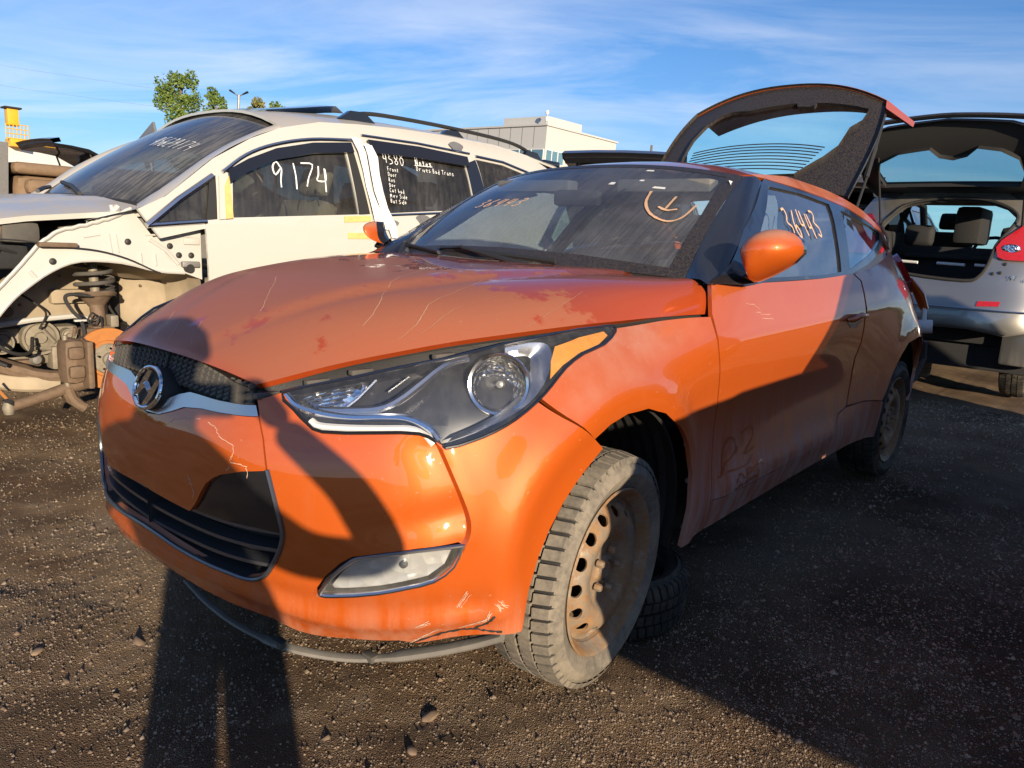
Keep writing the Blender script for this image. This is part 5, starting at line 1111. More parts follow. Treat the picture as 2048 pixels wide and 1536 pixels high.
# brake
br=bpy.data.objects.new('front_brake',None);link(br,van);dM=frame_from((.06,1,0),(.115,.88,.475))
B().lathe([(.05,.012),(.088,.012),(.092,.004),(.150,.004),(.152,-.006),(.150,-.018),(.09,-.018)],64,dM).build('brake_disc','rust_disc',br,angle=25)
B().lathe([(0,.045),(.022,.045),(.03,.038),(.034,.020),(.072,.018),(.078,.010),(.080,-.02)],40,dM).build('disc_hat','alu_cast',br,angle=25)
for k in range(5):
    q=2*math.pi*k/5+.3;B().lathe([(0,.03),(.006,.03),(.007,.0)],8,dM@Matrix.Translation((.055*math.cos(q),.055*math.sin(q),.012))).build('wheel_stud','chrome',br);B().lathe([(.010,.0205),(.016,.0215),(.017,.018)],14,dM@Matrix.Translation((.055*math.cos(q),.055*math.sin(q),0))).build('stud_seat','alu_cast',br)
b_=B().box((.225,.79,.365),(.325,.925,.585),.045);b_.build('brake_caliper','cast_iron',br)
B().box((.205,.80,.345),(.235,.955,.575),.012).build('caliper_bracket','cast_iron',br)
for z in (.52,.43): B().box((.24,.915,z-.03),(.31,.94,z+.03),.018).build('caliper_finger','cast_iron',br)
B().tube([(.30,.87,.60),(.30,.87,.56)],.012,8).build('slide_pin','alu_cast',br);B().tube([(.30,.87,.38),(.30,.87,.345)],.012,8).build('slide_pin','alu_cast',br);B().tube([(.27,.90,.60),(.268,.91,.64)],.008,8).build('bleed_screw','cast_iron',br)
B().tube(smooth_line([(.14,.80,.775),(.24,.80,.785),(.265,.80,.765),(.245,.82,.71),(.215,.84,.665),(.21,.86,.60),(.225,.88,.56)],5),.009,7).build('brake_hose','rubber',br)
B().tube(smooth_line([(.20,.84,.665),(.17,.86,.665),(.15,.86,.68),(.175,.87,.70),(.19,.86,.66),(.16,.86,.645),(.13,.85,.68),(.12,.84,.62)],6),.0045,6).build('sensor_wire','black_plastic',br)
B().box((.19,.83,.658),(.245,.85,.668),.003).build('hose_bracket','bare_apron',br)
# lower arm, axle stub, gearbox end
B().tube(smooth_line([(.75,.62,.50),(.60,.64,.475),(.45,.68,.415),(.33,.75,.385),(.20,.80,.385)],5),[.035]*5+[.05]*7+[.04]*9,10,flat=.8).build('lower_arm','cast_iron',van)
B().tube(smooth_line([(.74,.64,.44),(.55,.66,.38),(.45,.72,.36),(.30,.78,.355)],4),.02,8,flat=2).build('lower_arm','apron_dirty',van)
dr=B().tube([(.535,.86,.285),(.46,.86,.30),(.33,.86,.335),(.20,.84,.36)],[.026,.025,.028,.034],12).tube([(.30,.86,.34),(.285,.87,.29),(.25,.88,.255),(.235,.88,.245)],[.03,.028,.024,.028],10).build('control_rod','rust_disc' if 0 else 'cast_iron',van,label='dusty rust brown rod with a forked end hanging below the brake')
B().lathe([(0,.03),(.02,.026),(.028,.0),(.02,-.03),(0,-.034)],14,Matrix.Translation((.545,.86,.28))).build('ball_joint','alu_cast',dr);B().tube([(.55,.86,.32),(.60,.85,.40)],.007,6).build('ball_joint','rust_disc',dr)
B().tube([(.545,.86,.30),(.535,.86,.315)],[.032,.02],12).build('rubber_boot','rubber',dr)
eng=bpy.data.objects.new('engine',None);link(eng,van)
B().box((.10,.20,.40),(.62,.50,.60),.04).build('gearbox_case','alu_cast',eng)
for x,z,r_ in ((.30,.545,.085),(.47,.53,.055),(.17,.55,.035)): B().lathe([(0,.05),(r_*.3,.05),(r_*.35,.035),(r_*.8,.03),(r_*.85,.045),(r_,.045),(r_*1.02,.0),(r_*1.02,-.05)],30,frame_from((0,1,0),(x,.50,z))).build('pulley','alu_cast',eng,angle=25)
for a_,b__ in (((.25,.50,.55),(.36,.555,.50)),((.36,.555,.50),(.26,.555,.49)),((.30,.55,.60),(.24,.55,.52))): B().tube([a_,b__],.009,6).build('case_rib','alu_cast',eng)
B().box((.18,.46,.38),(.26,.56,.50),.015).build('engine_bracket','alu_cast',eng);B().box((.30,.46,.40),(.42,.54,.44),.015).build('engine_bracket','cast_iron',eng)
B().lathe([(0,.02),(.02,.018),(.03,.0)],14,frame_from((0,1,0),(.33,.55,.44))).build('engine_bolt','steel_grey',eng)
B().tube([(.02,.45,.55),(.10,.62,.50),(.14,.76,.48)],[.05,.04,.05],12).build('driveshaft','rubber',eng)
B().box((.40,.40,.9),(1.0,.8,1.02),.03).build('engine_bay_tray','interior_black',eng)
B().box((.36,.62,1.02),(.52,.84,1.12),.03).build('air_box','dusty_plastic',eng);B().tube([(.45,.75,1.08),(.55,.78,1.09),(.62,.76,1.06)],[.05,.06,.06],14).build('air_duct','seat_brown',eng)
B().box((.13,.84,1.10),(.17,.88,1.135),.006).build('hood_catch','white_plastic',eng);B().tube([(.12,.80,1.115),(.28,.82,1.09)],.012,6).build('hood_prop','alu_cast',eng)
B().tube([(.03,.86,1.21),(.07,.87,1.17),(.14,.88,1.13)],.016,6).tube([(.06,.86,1.215),(.055,.87,1.17)],.010,6).build('hood_hinge','bare_apron',eng)
B().box((-.365,-.85,.42),(.9,.50,.55),.03).build('underbody','interior_black',van);B().box((-3.6,-.88,.32),(-.4,.88,.48),.03).build('floor','interior_black',van)
B().box((-.1,-.88,.5),(.0,.52,1.2),.02).build('bulkhead','interior_black',van)
B().box((-.08,-.74,1.04),(.20,.74,1.13),.03).build('cowl_tray','interior_black',van)
for y in (.42,-.42): seat(van,-.95,y,.80,'seat_beige',w=.54)
for y in (.42,-.42): seat(van,-1.9,y,.80,'interior_grey',w=.54)
B().prism([(-.06,1.18),(-.25,1.20),(-.45,1.15),(-.5,1.05),(-.42,.97),(-.1,.97)],-.85,.85,'y').build('dashboard','interior_grey',van)
sm=frame_from(Vector((-.85,0,.5)),(-.58,.42,1.12));B().tube([sm@Vector((.185*math.cos(t),.185*math.sin(t),0)) for t in np.linspace(0,6.28,28,endpoint=False)],.016,8,True).tube([sm@Vector((-.18,0,0)),sm@Vector((.18,0,0))],.016,6).build('steering_wheel','interior_black',van)
panel('headlining',VR,[(-1.0,-.9),(-1.0,.9),(-3.4,.9),(-3.4,-.9)],'interior_grey',van,res=.2,scale=(1,.9),thick=0,off=.05 if 0 else -.05)
wheel('wheel',van,wheelM(-2.85,.86,.34,0,1),Rr=.34,tmat='tyre_dark');wheel('wheel',van,wheelM(-2.85,-.86,.34,0,-1),Rr=.34,tmat='tyre_dark')
for x,y in ((-.9,.5),(-.9,-.5),(.9,-.5)): B().lathe([(.2,-.1),(.3,-.1),(.31,0),(.3,.10),(.19,.10),(.17,.0)],30,Matrix.Translation((x,y,.10))).build('stand_wheel','tyre_dark',van)
# wiring and hoses round the stripped corner
for L,r_ in (([(.70,.80,.98),(.55,.82,1.00),(.42,.78,.97),(.30,.70,.99),(.2,.62,.96)],.007),([(.75,.75,.90),(.62,.80,.80),(.58,.78,.70),(.64,.72,.60)],.012),([(.60,.70,.62),(.50,.74,.52),(.40,.70,.50),(.36,.62,.56)],.009),([(.40,.58,.78),(.36,.66,.74),(.30,.64,.68),(.32,.60,.60)],.005),([(.66,.84,.72),(.70,.80,.62),(.62,.76,.52),(.52,.78,.46)],.010),([(-.05,.60,.80),(.02,.66,.74),(.0,.70,.66),(-.1,.66,.58)],.006),([(.55,.86,1.0),(.62,.84,.92),(.70,.82,.88)],.006)):
    B().tube(smooth_line(L,6),r_,7).build('hose','rubber',van)
for x,z in ((.52,.66),(.40,.72),(.22,.86),(-.02,.74),(-.2,.80),(.1,.70)): B().lathe([(0,.008),(.006,.008),(.008,0)],8,frame_from((0,1,0),(x,.605 if x>.2 else .53,z))).build('bolt','cast_iron',van)
B().box((1.0,-.66,.50),(1.08,.60,.98),.02).build('radiator','interior_black',van);B().tube([(1.0,-.72,.62),(1.13,-.4,.62),(1.16,0,.62),(1.13,.4,.62),(1.0,.68,.62)],.045,10).build('crash_bar','steel_grey',van);B().box((.55,-.72,.92),(1.06,.72,.99),.02).build('front_crossmember','bare_apron',van)
# ------------------------------------------------------------------ grey crossover with its tailgate up, seen from behind
cx=thing('silver_crossover','silver crossover seen from behind with its black tailgate wide open','car',(-5.6,.33,0))
# local: x towards camera (rear face at x=0), y to image right
rx=lambda y,z:np.stack([.04*np.cos(np.asarray(y)*1.4)*1.0+.13*np.exp(-((np.asarray(z)-.68)/.30)**2)-.22*(np.abs(np.asarray(y))/.9)**4-.35*np.clip((np.asarray(z)-1.05)/.7,0,1)**1.5,np.asarray(y,float),np.asarray(z,float)],-1)
opn=[(-.50,1.45),(-.44,1.55),(-.35,1.64),(-.16,1.69),(.03,1.705),(.25,1.69),(.42,1.63),(.50,1.56),(.49,1.48),(.41,1.32),(.385,1.16),(.34,1.06),(.24,1.02),(-.18,1.045),(-.32,1.10),(-.38,1.2),(-.41,1.33)]
outl=[(-.88,.70),(-.6,.62),(-.1,.635),(.35,.635),(.60,.60),(.80,.66),(.90,.80),(.90,1.15),(.80,1.45),(.66,1.70),(.45,1.77),(.0,1.80),(-.45,1.77),(-.66,1.70),(-.80,1.45),(-.90,1.15)]
panel('rear_body',rx,outl,'silver_paint',cx,holes=[opn],res=.03,scale=one,thick=.04)
B().tube([rx(np.array([y]),np.array([z]))[0]+[.005,0,0] for y,z in smooth_line(opn,3,True)],.014,7,True).build('opening_seal','rubber',cx)
bz=rx
panel('rear_bumper',lambda y,z:rx(y,z)+np.stack([.035*np.ones_like(np.asarray(y,float)),0*np.asarray(y),0*np.asarray(y)],-1),[(-.88,.93),(-.5,.95),(.2,.965),(.50,.965),(.72,.95),(.90,.93),(.92,.80),(.86,.72),(.62,.615),(.40,.65),(.0,.66),(-.6,.66),(-.86,.74)],'silver_paint',cx,res=.03,scale=one,thick=.05)
panel('bumper_valance',lambda y,z:rx(y,z)+np.stack([.040*np.ones_like(np.asarray(y,float)),0*np.asarray(y),0*np.asarray(y)],-1),[(-.8,.79),(0,.80),(.6,.795),(.86,.77),(.62,.63),(.40,.665),(0,.675),(-.6,.68)],'silver_paint',cx,res=.04,scale=one,thick=.02)
q=lambda y,z,o:tuple(rx(np.array([y]),np.array([z]))[0]+[o,0,0])
B().tube([q(y,.80+.006*math.cos(y),.078) for y in np.linspace(-.8,.80,20)],.006,6).build('bumper_line','satin_chrome',cx)
panel('reflector',lambda y,z:rx(y,z)+np.stack([.044*np.ones_like(np.asarray(y,float)),0*np.asarray(y),0*np.asarray(y)],-1),[(.375,.826),(.525,.838),(.53,.875),(.38,.868)],'red_lens',cx,res=.03,scale=one,thick=.01)
panel('tail_light',lambda y,z:rx(y,z)+np.stack([.03*np.ones_like(np.asarray(y,float)),0*np.asarray(y),0*np.asarray(y)],-1),[(.415,1.30),(.44,1.36),(.54,1.46),(.62,1.56),(.80,1.54),(.86,1.20),(.49,1.205),(.44,1.225)],'red_lens',cx,res=.03,scale=one,thick=.03)
tl=bpy.data.objects['tail_light.002'] if 'tail_light.002' in bpy.data.objects else cx
B().lathe([(0,.006),(.04,.006),(.048,0)],20,frame_from((1,.2,.1),q(.52,1.295,.036))@Matrix.Diagonal((1.3,.75,1,1))).build('lamp_reflector','reflector',cx)
panel('tail_light',lambda y,z:rx(y,z)+np.stack([.03*np.ones_like(np.asarray(y,float)),0*np.asarray(y),0*np.asarray(y)],-1),[(-.415,1.30),(-.44,1.36),(-.54,1.46),(-.62,1.56),(-.80,1.54),(-.86,1.20),(-.49,1.205),(-.44,1.225)],'red_lens',cx,res=.03,scale=one,thick=.03)
for y,z in ((.43,1.09),(.48,1.10),(.50,1.17)): B().lathe([(0,.01),(.012,.008),(.014,0)],12,frame_from((1,0,0),q(y,z,.006))).build('body_plug','black_plastic',cx)
b_=B();write(b_,'SV',q(.545,1.045,.012),(0,1,0),(0,0,1),.035,.007,(1,0,.1),adv=.85,wob=.0,k=1);write(b_,'AWD',q(.635,1.035,.010),(0,1,0),(0,0,1),.025,.005,(1,0,.1),adv=.95,wob=.0,k=1);b_.build('badge','chrome',cx)
B().box((-.10,.56,.36),(-.02,.86,.66),.03).build('mud_flap','silver_paint',cx)
# cabin shell
def wallp(name,poly,y,mat): B().prism(poly,y-.02,y+.02,'y').build(name,mat,cx)
for y in (.84,-.84):
    wallp('side_body',[(-.25,.62),(-4.0,.62),(-4.0,1.05),(-3.2,1.2),(-.35,1.25)],y,'silver_paint')
    B().tube([(-.42,y*.78,1.75),(-1.6,y*.80,1.82),(-2.3,y*.82,1.76),(-3.1,y*.92,1.25)],.04,8).build('roof_side','silver_paint',cx)
    B().tube([(-1.7,y*.80,1.80),(-1.75,y*.97,1.25)],.035,8).build('door_pillar','interior_black',cx)
B().add([(-.40,-.62,1.76),(-.40,.62,1.76),(-2.3,.66,1.79),(-2.3,-.66,1.79),(-.40,0,1.80),(-1.4,0,1.86),(-2.3,0,1.83)],[(0,4,5,3),(4,1,2,5),(3,5,6),(5,2,6)]).build('roof','silver_paint',cx)
B().add([(-.45,-.62,1.74),(-.45,.62,1.74),(-2.3,.66,1.77),(-2.3,-.66,1.77)],[(0,1,2,3)]).build('headlining','seat_beige',cx)
B().add([(-2.3,-.66,1.78),(-2.3,.66,1.78),(-3.1,.78,1.22),(-3.1,-.78,1.22)],[(0,1,2,3)]).build('windscreen','rear_glass',cx)
B().box((-4.0,-.8,.7),(-3.05,.8,1.18),.1).build('engine_cover','silver_paint',cx)
B().box((-3.9,-.80,.28),(-.16,.80,.5),.02).build('underbody','interior_black',cx);B().box((-3.2,-.8,.5),(-.1,.8,.72),.02).build('floor','interior_black',cx);B().box((-.85,-.75,.72),(-.80,.75,1.20),.02).build('rear_seat_back','interior_black',cx,label='dark grey folded rear seat back behind the boot opening')  # underbody box hung low, its black standing in for shade under the car
B().box((-.80,-.42,1.19),(-.70,.38,1.235),.01).build('luggage_tray','interior_black',cx)
for y0,y1 in ((-.36,-.20),(-.05,.17),(.24,.40)): B().tube([(-.30,y0,1.15),(-.28,y1,1.145)],.013,8).build('tailgate_clip','white_plastic',cx)
for y in (-.56,.56): B().box((-1.2,y-.03,.7),(-.12,y+.03,1.42),.02).build('cargo_trim','interior_black',cx)
B().box((-.86,-.75,1.18),(-.80,.75,1.30),.02).build('parcel_shelf','interior_black',cx)
for y in (-.38,.42): B().box((-1.05,y-.13,1.30),(-.93,y+.13,1.50),.05).build('headrest','interior_black',cx,angle=60)
for y in (-.38,.40): seat(cx,-1.9,y,.95,'interior_black')
B().tube([(-2.55,.02+.2*math.cos(t),1.28+.17*math.sin(t)) for t in np.linspace(0,6.28,24,endpoint=False)],.018,8,True).build('steering_wheel','interior_black',cx)
B().box((-3.1,-.75,1.0),(-2.7,.75,1.20),.04).build('dashboard','interior_black',cx)
B().box((-2.2,-.22,1.35),(-1.6,.02,1.72),.05).build('hanging_panel','interior_black',cx)
# tailgate, hinged at the roof and swung up towards us
def JG(y,t):
    y=np.asarray(y,float);t=np.asarray(t,float);w=1-.10*np.clip(t-.7,0,1)
    return np.stack([-.30+.62*t+.10*np.sin(t*3.1),y*w,1.75+.50*t-.03*(y/.6)**2*t-.05*np.sin(t*3.1)],-1)
jt=bpy.data.objects.new('tailgate',None);link(jt,cx)
jo=[(-.60,.0),(-.66,.25),(-.68,.6),(-.66,.92),(-.45,1.0),(0,1.03),(.45,1.0),(.66,.92),(.68,.6),(.66,.25),(.60,0),(.3,-.03),(0,-.04),(-.3,-.03)]
jh=[(-.50,.22),(-.53,.42),(-.50,.58),(-.35,.68),(-.12,.715),(-.05,.62),(.05,.59),(.15,.63),(.22,.72),(.38,.69),(.50,.60),(.54,.42),(.50,.22)]
panel('inner_panel',JG,jo,'black_plastic',jt,holes=[jh],res=.04,scale=(1,.8),thick=-.05);panel('glass',JG,jh,'hatch_glass',jt,res=.08,scale=(1,.8),thick=0,off=.02)
B().tube([JG([y],[1.02-.04*abs(y)])[0]+[.06,0,.02] for y in np.linspace(-.68,.68,16)],.03,8,flat=.7).build('spoiler','black_paint',jt)
for y in (-.52,.55): B().tube([(-.18,y,1.42),JG([y],[.62])[0]],.010,7).build('gas_strut','black_plastic',jt)
panel('sticker',JG,[(-.56,.12),(-.36,.12),(-.36,.20),(-.56,.20)],'white_plastic',jt,res=.05,scale=(1,.8),thick=.003,off=.006)
wheel('wheel',cx,wheelM(-.85,.62,.33,0,1),Rr=.33,tmat='tyre_dark');wheel('wheel',cx,wheelM(-.75,-.72,.33,0,-1),Rr=.33,tmat='tyre_dark')
wheel('wheel',cx,wheelM(-3.25,.72,.33,0,1),Rr=.33,tmat='tyre_dark');wheel('wheel',cx,wheelM(-3.25,-.72,.33,0,-1),Rr=.33,tmat='tyre_dark')
# ------------------------------------------------------------------ generic estate / suv used for the other parked cars
def estate(name,label,loc,rotz,prof,paint_,L=4.6,hatch=None,hs=1.,wy=.90,roof_y=.66,wheel_r=.34,tint='tinted_glass',group=None,wheels=(.82,3.5),corner=.16):
    """x from 0 (rear) to L (front); prof: dict of heights"""
    t=thing(name,label,'car',loc,rotz,group);zb,zbelt,zr,zh=prof
    lower=[(0,zb+.05),(0,zbelt-.15),(.06,zbelt),(L-1.35,zbelt-.02),(L-1.2,zbelt-.02),(L-.25,zh),(L-.02,zh-.18),(L,zb+.25),(L-.08,zb)]
    arches=[]
    def fy(x,z): return wy-.05*np.clip((z-(zbelt-.25))/.3,0,1)**2-.04*np.clip((zb+.3-z)/.3,0,1)-corner*np.clip((x-(L-.9))/.9,0,1)**2.2-.06*np.clip((.3-x)/.3,0,1)**2
    Sd=lambda x,z:np.stack([np.asarray(x,float),fy(np.asarray(x,float),np.asarray(z,float)),np.asarray(z,float)],-1)
    out=[(.0,zb+.1)];
    for xc in wheels: out+=[(xc+.40*math.cos(a),wheel_r+.02+.40*math.sin(a)) for a in np.linspace(math.pi-.1 if 0 else math.pi,0,12) if wheel_r+.02+.40*math.sin(a)>zb]
    out=[(0,zb+.1)]+[p for p in out[1:]]+[(L-.08,zb+.02),(L,zb+.25),(L-.02,zh-.18),(L-.25,zh),(L-1.2,zbelt-.02),(L-1.35,zbelt-.02),(.06,zbelt),(0,zbelt-.15)]
    for mk in (None,'only'):
        panel('side_body',Sd,out,paint_,t,res=.09,scale=one,thick=.03,flip=True,mirror=mk)
        Gs=lambda x,z:np.stack([np.asarray(x,float),wy-.05+(roof_y-wy+.05)*((np.asarray(z,float)-zbelt)/(zr-zbelt))**1.3,np.asarray(z,float)],-1)
        go=[(.08,zbelt),(L-1.32,zbelt-.02),(L-2.05,zr-.08),(L-2.3,zr-.03),(.55,zr-.04),(.40,zr-.08)]
        h1=[(.28,zbelt+.05),(.95,zbelt+.05),(.95,zr-.10),(.48,zr-.12)];h2=[(1.03,zbelt+.05),(1.85,zbelt+.05),(1.85,zr-.09),(1.03,zr-.10)];h3=[(1.93,zbelt+.05),(L-1.55,zbelt+.04),(L-2.08,zr-.13),(1.93,zr-.09)]
        panel('pillars',Gs,go,paint_,t,holes=[h1,h2,h3],res=.09,scale=one,thick=.03,flip=True,mirror=mk)
        for h_ in (h1,h2,h3): panel('side_window',Gs,h_,tint,t,res=.2,scale=one,thick=0,off=-.01,flip=True,mirror=mk)
        # lamps
        panel('headlight',Sd,[(L-.10,zh-.10),(L-.45,zh-.06),(L-.42,zh-.20),(L-.06,zh-.26)],'lamp_lens',t,res=.06,scale=one,thick=.02,off=.012,flip=True,mirror=mk)
        panel('tail_light',Sd,[(.0,zbelt-.18),(.22,zbelt-.10),(.18,zbelt-.38),(.0,zbelt-.42)],'red_lens',t,res=.06,scale=one,thick=.02,off=.012,flip=True,mirror=mk)
    sec=lambda x,z,w:[(x,-w,z-.03),(x,-w*.6,z),(x,0,z+.015),(x,w*.6,z),(x,w,z-.03)]
    def strip(nm,rows,mat): 
        vs=[p for r in rows for p in r];B().add(vs,[(5*i+k,5*i+1+k,5*i+6+k,5*i+5+k) for i in range(len(rows)-1) for k in range(4)]).build(nm,mat,t,angle=50)
    strip('roof',[sec(.50,zr-.02,roof_y),sec(1.5,zr+.01,roof_y),sec(L-2.3,zr,roof_y),sec(L-2.08,zr-.06,roof_y+.01)],paint_)
    strip('windscreen',[sec(L-2.08,zr-.06,roof_y+.01),sec(L-1.65,(zr+zbelt)/2+.05,roof_y+.10),sec(L-1.22,zbelt+.02,wy-.08)],'van_windshield_glass' if tint!='tinted_glass' else 'tinted_glass')
    strip('hood',[sec(L-1.24,zbelt+.02,wy-.05),sec(L-.7,zh+.06,wy-.08),sec(L-.3,zh+.02,wy-.10),sec(L-.06,zh-.10,wy-.19),sec(L-.005,zh-.22,wy-.20)],paint_)
    B().box((L-.14,-wy+.08+corner,zb+.06),(L+.0,wy-.08-corner,zh-.22),.06).build('front_bumper',paint_,t);B().box((L-.03,-.45,zb+.28),(L+.012,.45,zh-.28),.01).build('grille','black_plastic',t)
    B().box((-.03,-wy+.05,zb+.08),(.10,wy-.05,zb+.42),.05).build('rear_bumper',paint_,t)
    B().box((.12,-wy+.10,zb+.02),(L-.3,wy-.10,zb+.22),.03).build('underbody','interior_black',t)
    for y in (.38,-.38): seat(t,L-2.0,y,zb+.45,'interior_black');seat(t,L-3.0,y,zb+.45,'interior_black')
    if hatch:
        a=hatch;hx,hz=.52,zr-.02;n=7;vs=[]
        pl=[(0,0),(.25,.03),(.52,.0),(.75,-.10),(.98,-.22),(1.05,-.20),(.95,-.10)]
        ca,sa=math.cos(a),math.sin(a)
        P2=[(hx-(u*ca-v*sa)*hs,hz+(u*sa+v*ca)*hs) for u,v in pl]
        g=B();n=len(P2);rows=[]
        for y in (-roof_y-.02,-roof_y*.5,0,roof_y*.5,roof_y+.02): rows.append([(x,y,z-.02*(y/roof_y)**2) for x,z in P2]+[(x+.03,y*.96,z-.05-.02*(y/roof_y)**2) for x,z in P2[::-1]])
        m_=len(rows[0]);vs=[p for r in rows for p in r];g.add(vs,[(m_*i+k,m_*i+m_+k,m_*i+m_+(k+1)%m_,m_*i+(k+1)%m_) for i in range(4) for k in range(m_)]+[tuple(range(m_)),tuple(range(4*m_,5*m_))[::-1]])
        gt=g.build('tailgate',paint_,t,angle=30)
        for y in (roof_y-.04,-roof_y+.04): B().tube([(.30,y,zbelt+.25),(P2[2][0]+.02,y,P2[2][1]-.04)],.012,6).build('gas_strut','black_plastic',gt)
    else: B().add([(.05,-wy+.1,zbelt),(.05,wy-.1,zbelt),(.48,roof_y,zr-.04),(.48,-roof_y,zr-.04)],[(0,1,2,3)]).build('rear_screen',tint,t);B().box((.0,-wy+.10,zb+.4),(.06,wy-.10,zbelt),.03).build('tailgate',paint_,t)
    for xc in wheels:
        for s_ in (1,-1): wheel('wheel',t,wheelM(xc,s_*(wy-.11),wheel_r,0,s_),Rr=wheel_r,tmat='tyre_dark',rmat='steel_grey')
    return t
estate('black_suv','black estate with raised tailgate standing far left behind the brown seats',(-2.45,-10.1,.0),R(180),(.35,1.30,1.85,1.15),'dark_paint',hatch=R(30),hs=.85,L=4.8)
estate('black_hatchback','black car whose open tailgate shows just above the orange roof',(-6.0,-3.05,.22),R(205),(.3,1.05,1.62,.95),'dark_paint',hatch=R(28),L=4.3)
estate('dark_estate','dark car with open tailgate half hidden behind the orange tailgate strut',(-6.9,-1.12,.10),R(184),(.3,1.2,1.72,1.05),'dark_paint',hatch=R(16),L=4.4)
estate('dark_suv','dark suv parked just right of the frame that shades the orange door',(-4.02,3.20,.10),0,(.25,1.00,1.69,.96),'dark_paint',L=4.86,corner=.04)
# ------------------------------------------------------------------ brown seats stacked beside the van
sr=thing('brown_seat_stack','pile of brown leather car seats standing beyond the van bonnet','seat stack',(-.35,-4.72,0))
B().box((-.30,-.55,.0),(.45,.6,.95),.05).build('crate','dusty_plastic',sr)
vs=[]
for i in range(9):
    for j in range(7): 
        u=i/8;v=j/6;vs.append((-.42+.55*u,.42-.15*u+.03*math.sin(9*v)+.05*math.sin(3.14*u),1.02+.44*v-.10*u*v+.015*math.sin(8*u)))
B().add(vs,[(i*7+j,i*7+7+j,i*7+8+j,i*7+1+j) for i in range(8) for j in range(6)]).build('seat_cover','seat_brown',sr)
B().box((-.50,-.20,.95),(.15,.40,1.42),.09).build('seat_back','seat_brown',sr,angle=60)
for k in range(3): B().box((-.47+.02*k,.36,1.02+.13*k),(.10,.47,1.13+.13*k),.05).build('seat_bolster','seat_brown',sr,angle=60)
B().box((-.52,-.2,1.42),(.16,.43,1.50),.035).build('seat_top','seat_brown',sr,angle=60)
B().prism([(.22,1.0),(.34,1.0),(.26,1.62),(.18,1.62)],-.2,.42,'y').build('side_rail','interior_grey',sr)
# ------------------------------------------------------------------ yellow machine, white trailer, shrubs
ym=thing('yellow_lift','yellow lifting machine with a mesh cage far left','machine',(-8.6,-34.2,0))
B().box((-1.6,-.9,.6),(.3,.9,2.6),.08).build('chassis','yellow_paint',ym);B().box((-1.7,-.7,3.75),(-.1,.9,4.45),.03).build('cage_floor','yellow_paint',ym) if 0 else None
B().box((-.75,-.35,3.7),(-.15,.35,4.0),.03).build('deck','yellow_paint',ym)
for i in range(7): B().tube([(-.80+.13*i,.35,3.95),(-.80+.13*i,.35,4.55)],.02,5).build('cage_bar','yellow_paint',ym)
for k in range(4): B().tube([(-.82,.35,4.0+.18*k),(0,.35,4.0+.18*k)],.02,5).build('cage_bar','yellow_paint',ym)
B().box((-.55,-.2,4.5),(-.15,.2,5.15),.03).build('mast','yellow_paint',ym);B().box((-.65,-.3,5.15),(-.05,.3,5.22),.02).build('mast_cap','interior_black',ym)
tr=thing('white_trailer','white box trailer behind the yellow machine','trailer',(-9.6,-35.9,0),R(20))
B().box((-1.6,-1.2,1.2),(3.2,1.2,3.75),.05).build('box_body','white_plastic',tr);B().box((-1.6,-1.0,.9),(3.2,1.0,1.2),.02).build('chassis','steel_grey',tr)
for x in (-.8,1.8):
    for y in (1.0,-1.0): B().lathe([(.2,-.12),(.5,-.12),(.52,0),(.5,.12),(.2,.12)],24,frame_from((0,1,0),(x,y,.52))).build('wheel','tyre_dark',tr)
def leaves(n,fn,size,flat=.5):
    vs=[];fs=[]
    for i in range(n):
        p=fn();s=size*(.6+.8*random.random());a=Vector((random.gauss(0,1),random.gauss(0,1),random.gauss(0,1))).normalized();b=a.orthogonal().normalized();b.rotate(Matrix.Rotation(random.random()*6.28,3,a));c=a.cross(b)
        o=len(vs);vs+=[p-b*s*.5,p+c*s*flat*.5,p+b*s*.5,p-c*s*flat*.5];fs.append((o,o+1,o+2,o+3))
    return vs,fs
def tree(name,label,base,H,blobs,mat='leaf',n=2600,size=.17,group='trees behind the yard'):
    t=thing(name,label,'tree',base,0,group);top=Vector((0,0,H))
    tk=B().tube([(0,0,0),(.05,.03,H*.35),(-.04,.05,H*.7),(0,0,H*.95)],[.16,.12,.07,.02],8)
    for (c,r) in blobs: tk.tube([(0.02,.03,max(c[2]-r*1.2,H*.15)),((c[0])*.5,c[1]*.5,c[2]-r*.5),c],[.05,.035,.012],6)
    tk.build('trunk','bark',t)
    W_=[r[0]*r[0] if isinstance(r,tuple) else r**2 for c,r in blobs];tot=sum(W_)
    def fn():
        k=random.choices(range(len(blobs)),W_)[0];c,r=blobs[k]
        while True:
            d=Vector((random.gauss(0,1),random.gauss(0,1),random.gauss(0,1)));d=d.normalized()*(random.random()**.45)
            p=Vector(c)+d*r*Vector((1,1,1.15)).length/1.77
            if noise.noise(p*1.6+Vector(base))>-.18: return p
    vs,fs=leaves(n,fn,size);mobj('crown',vs,fs,mat,t,smooth=False,kind='stuff');return t
# ------------------------------------------------------------------ far things
LAT=Vector((-.647,.762,0))
def tb(L): return [((LAT.x*l,LAT.y*l,z),r) for l,z,r in L]
tree('poplar_tree','tall leafy poplar with several tops left of the lamp post',(-18.4,-39.4,0),8.6,tb([(-.55,8.1,.75),(.35,8.4,.62),(-.85,7.4,.62),(.55,7.4,.62),(-.05,7.2,.55),(.0,6.3,.85),(.85,5.9,.5),(-.25,5.4,.85),(.2,4.6,1.0)]),n=7500)
tree('poplar_tree','narrow dark green poplar directly beside the lamp post',(-19.6,-38.0,0),8.0,tb([(-.15,7.8,.38),(.15,7.3,.48),(-.1,6.8,.6),(.2,6.2,.5),(-.1,5.5,.7)]),n=3000)
tree('small_tree','small yellowing tree just right of the lamp post',(-21.1,-36.3,0),7.6,tb([(0,7.4,.40),(-.15,6.9,.5),(.1,6.3,.55),(0,5.5,.8)]),'leaf_yellow',n=2200)
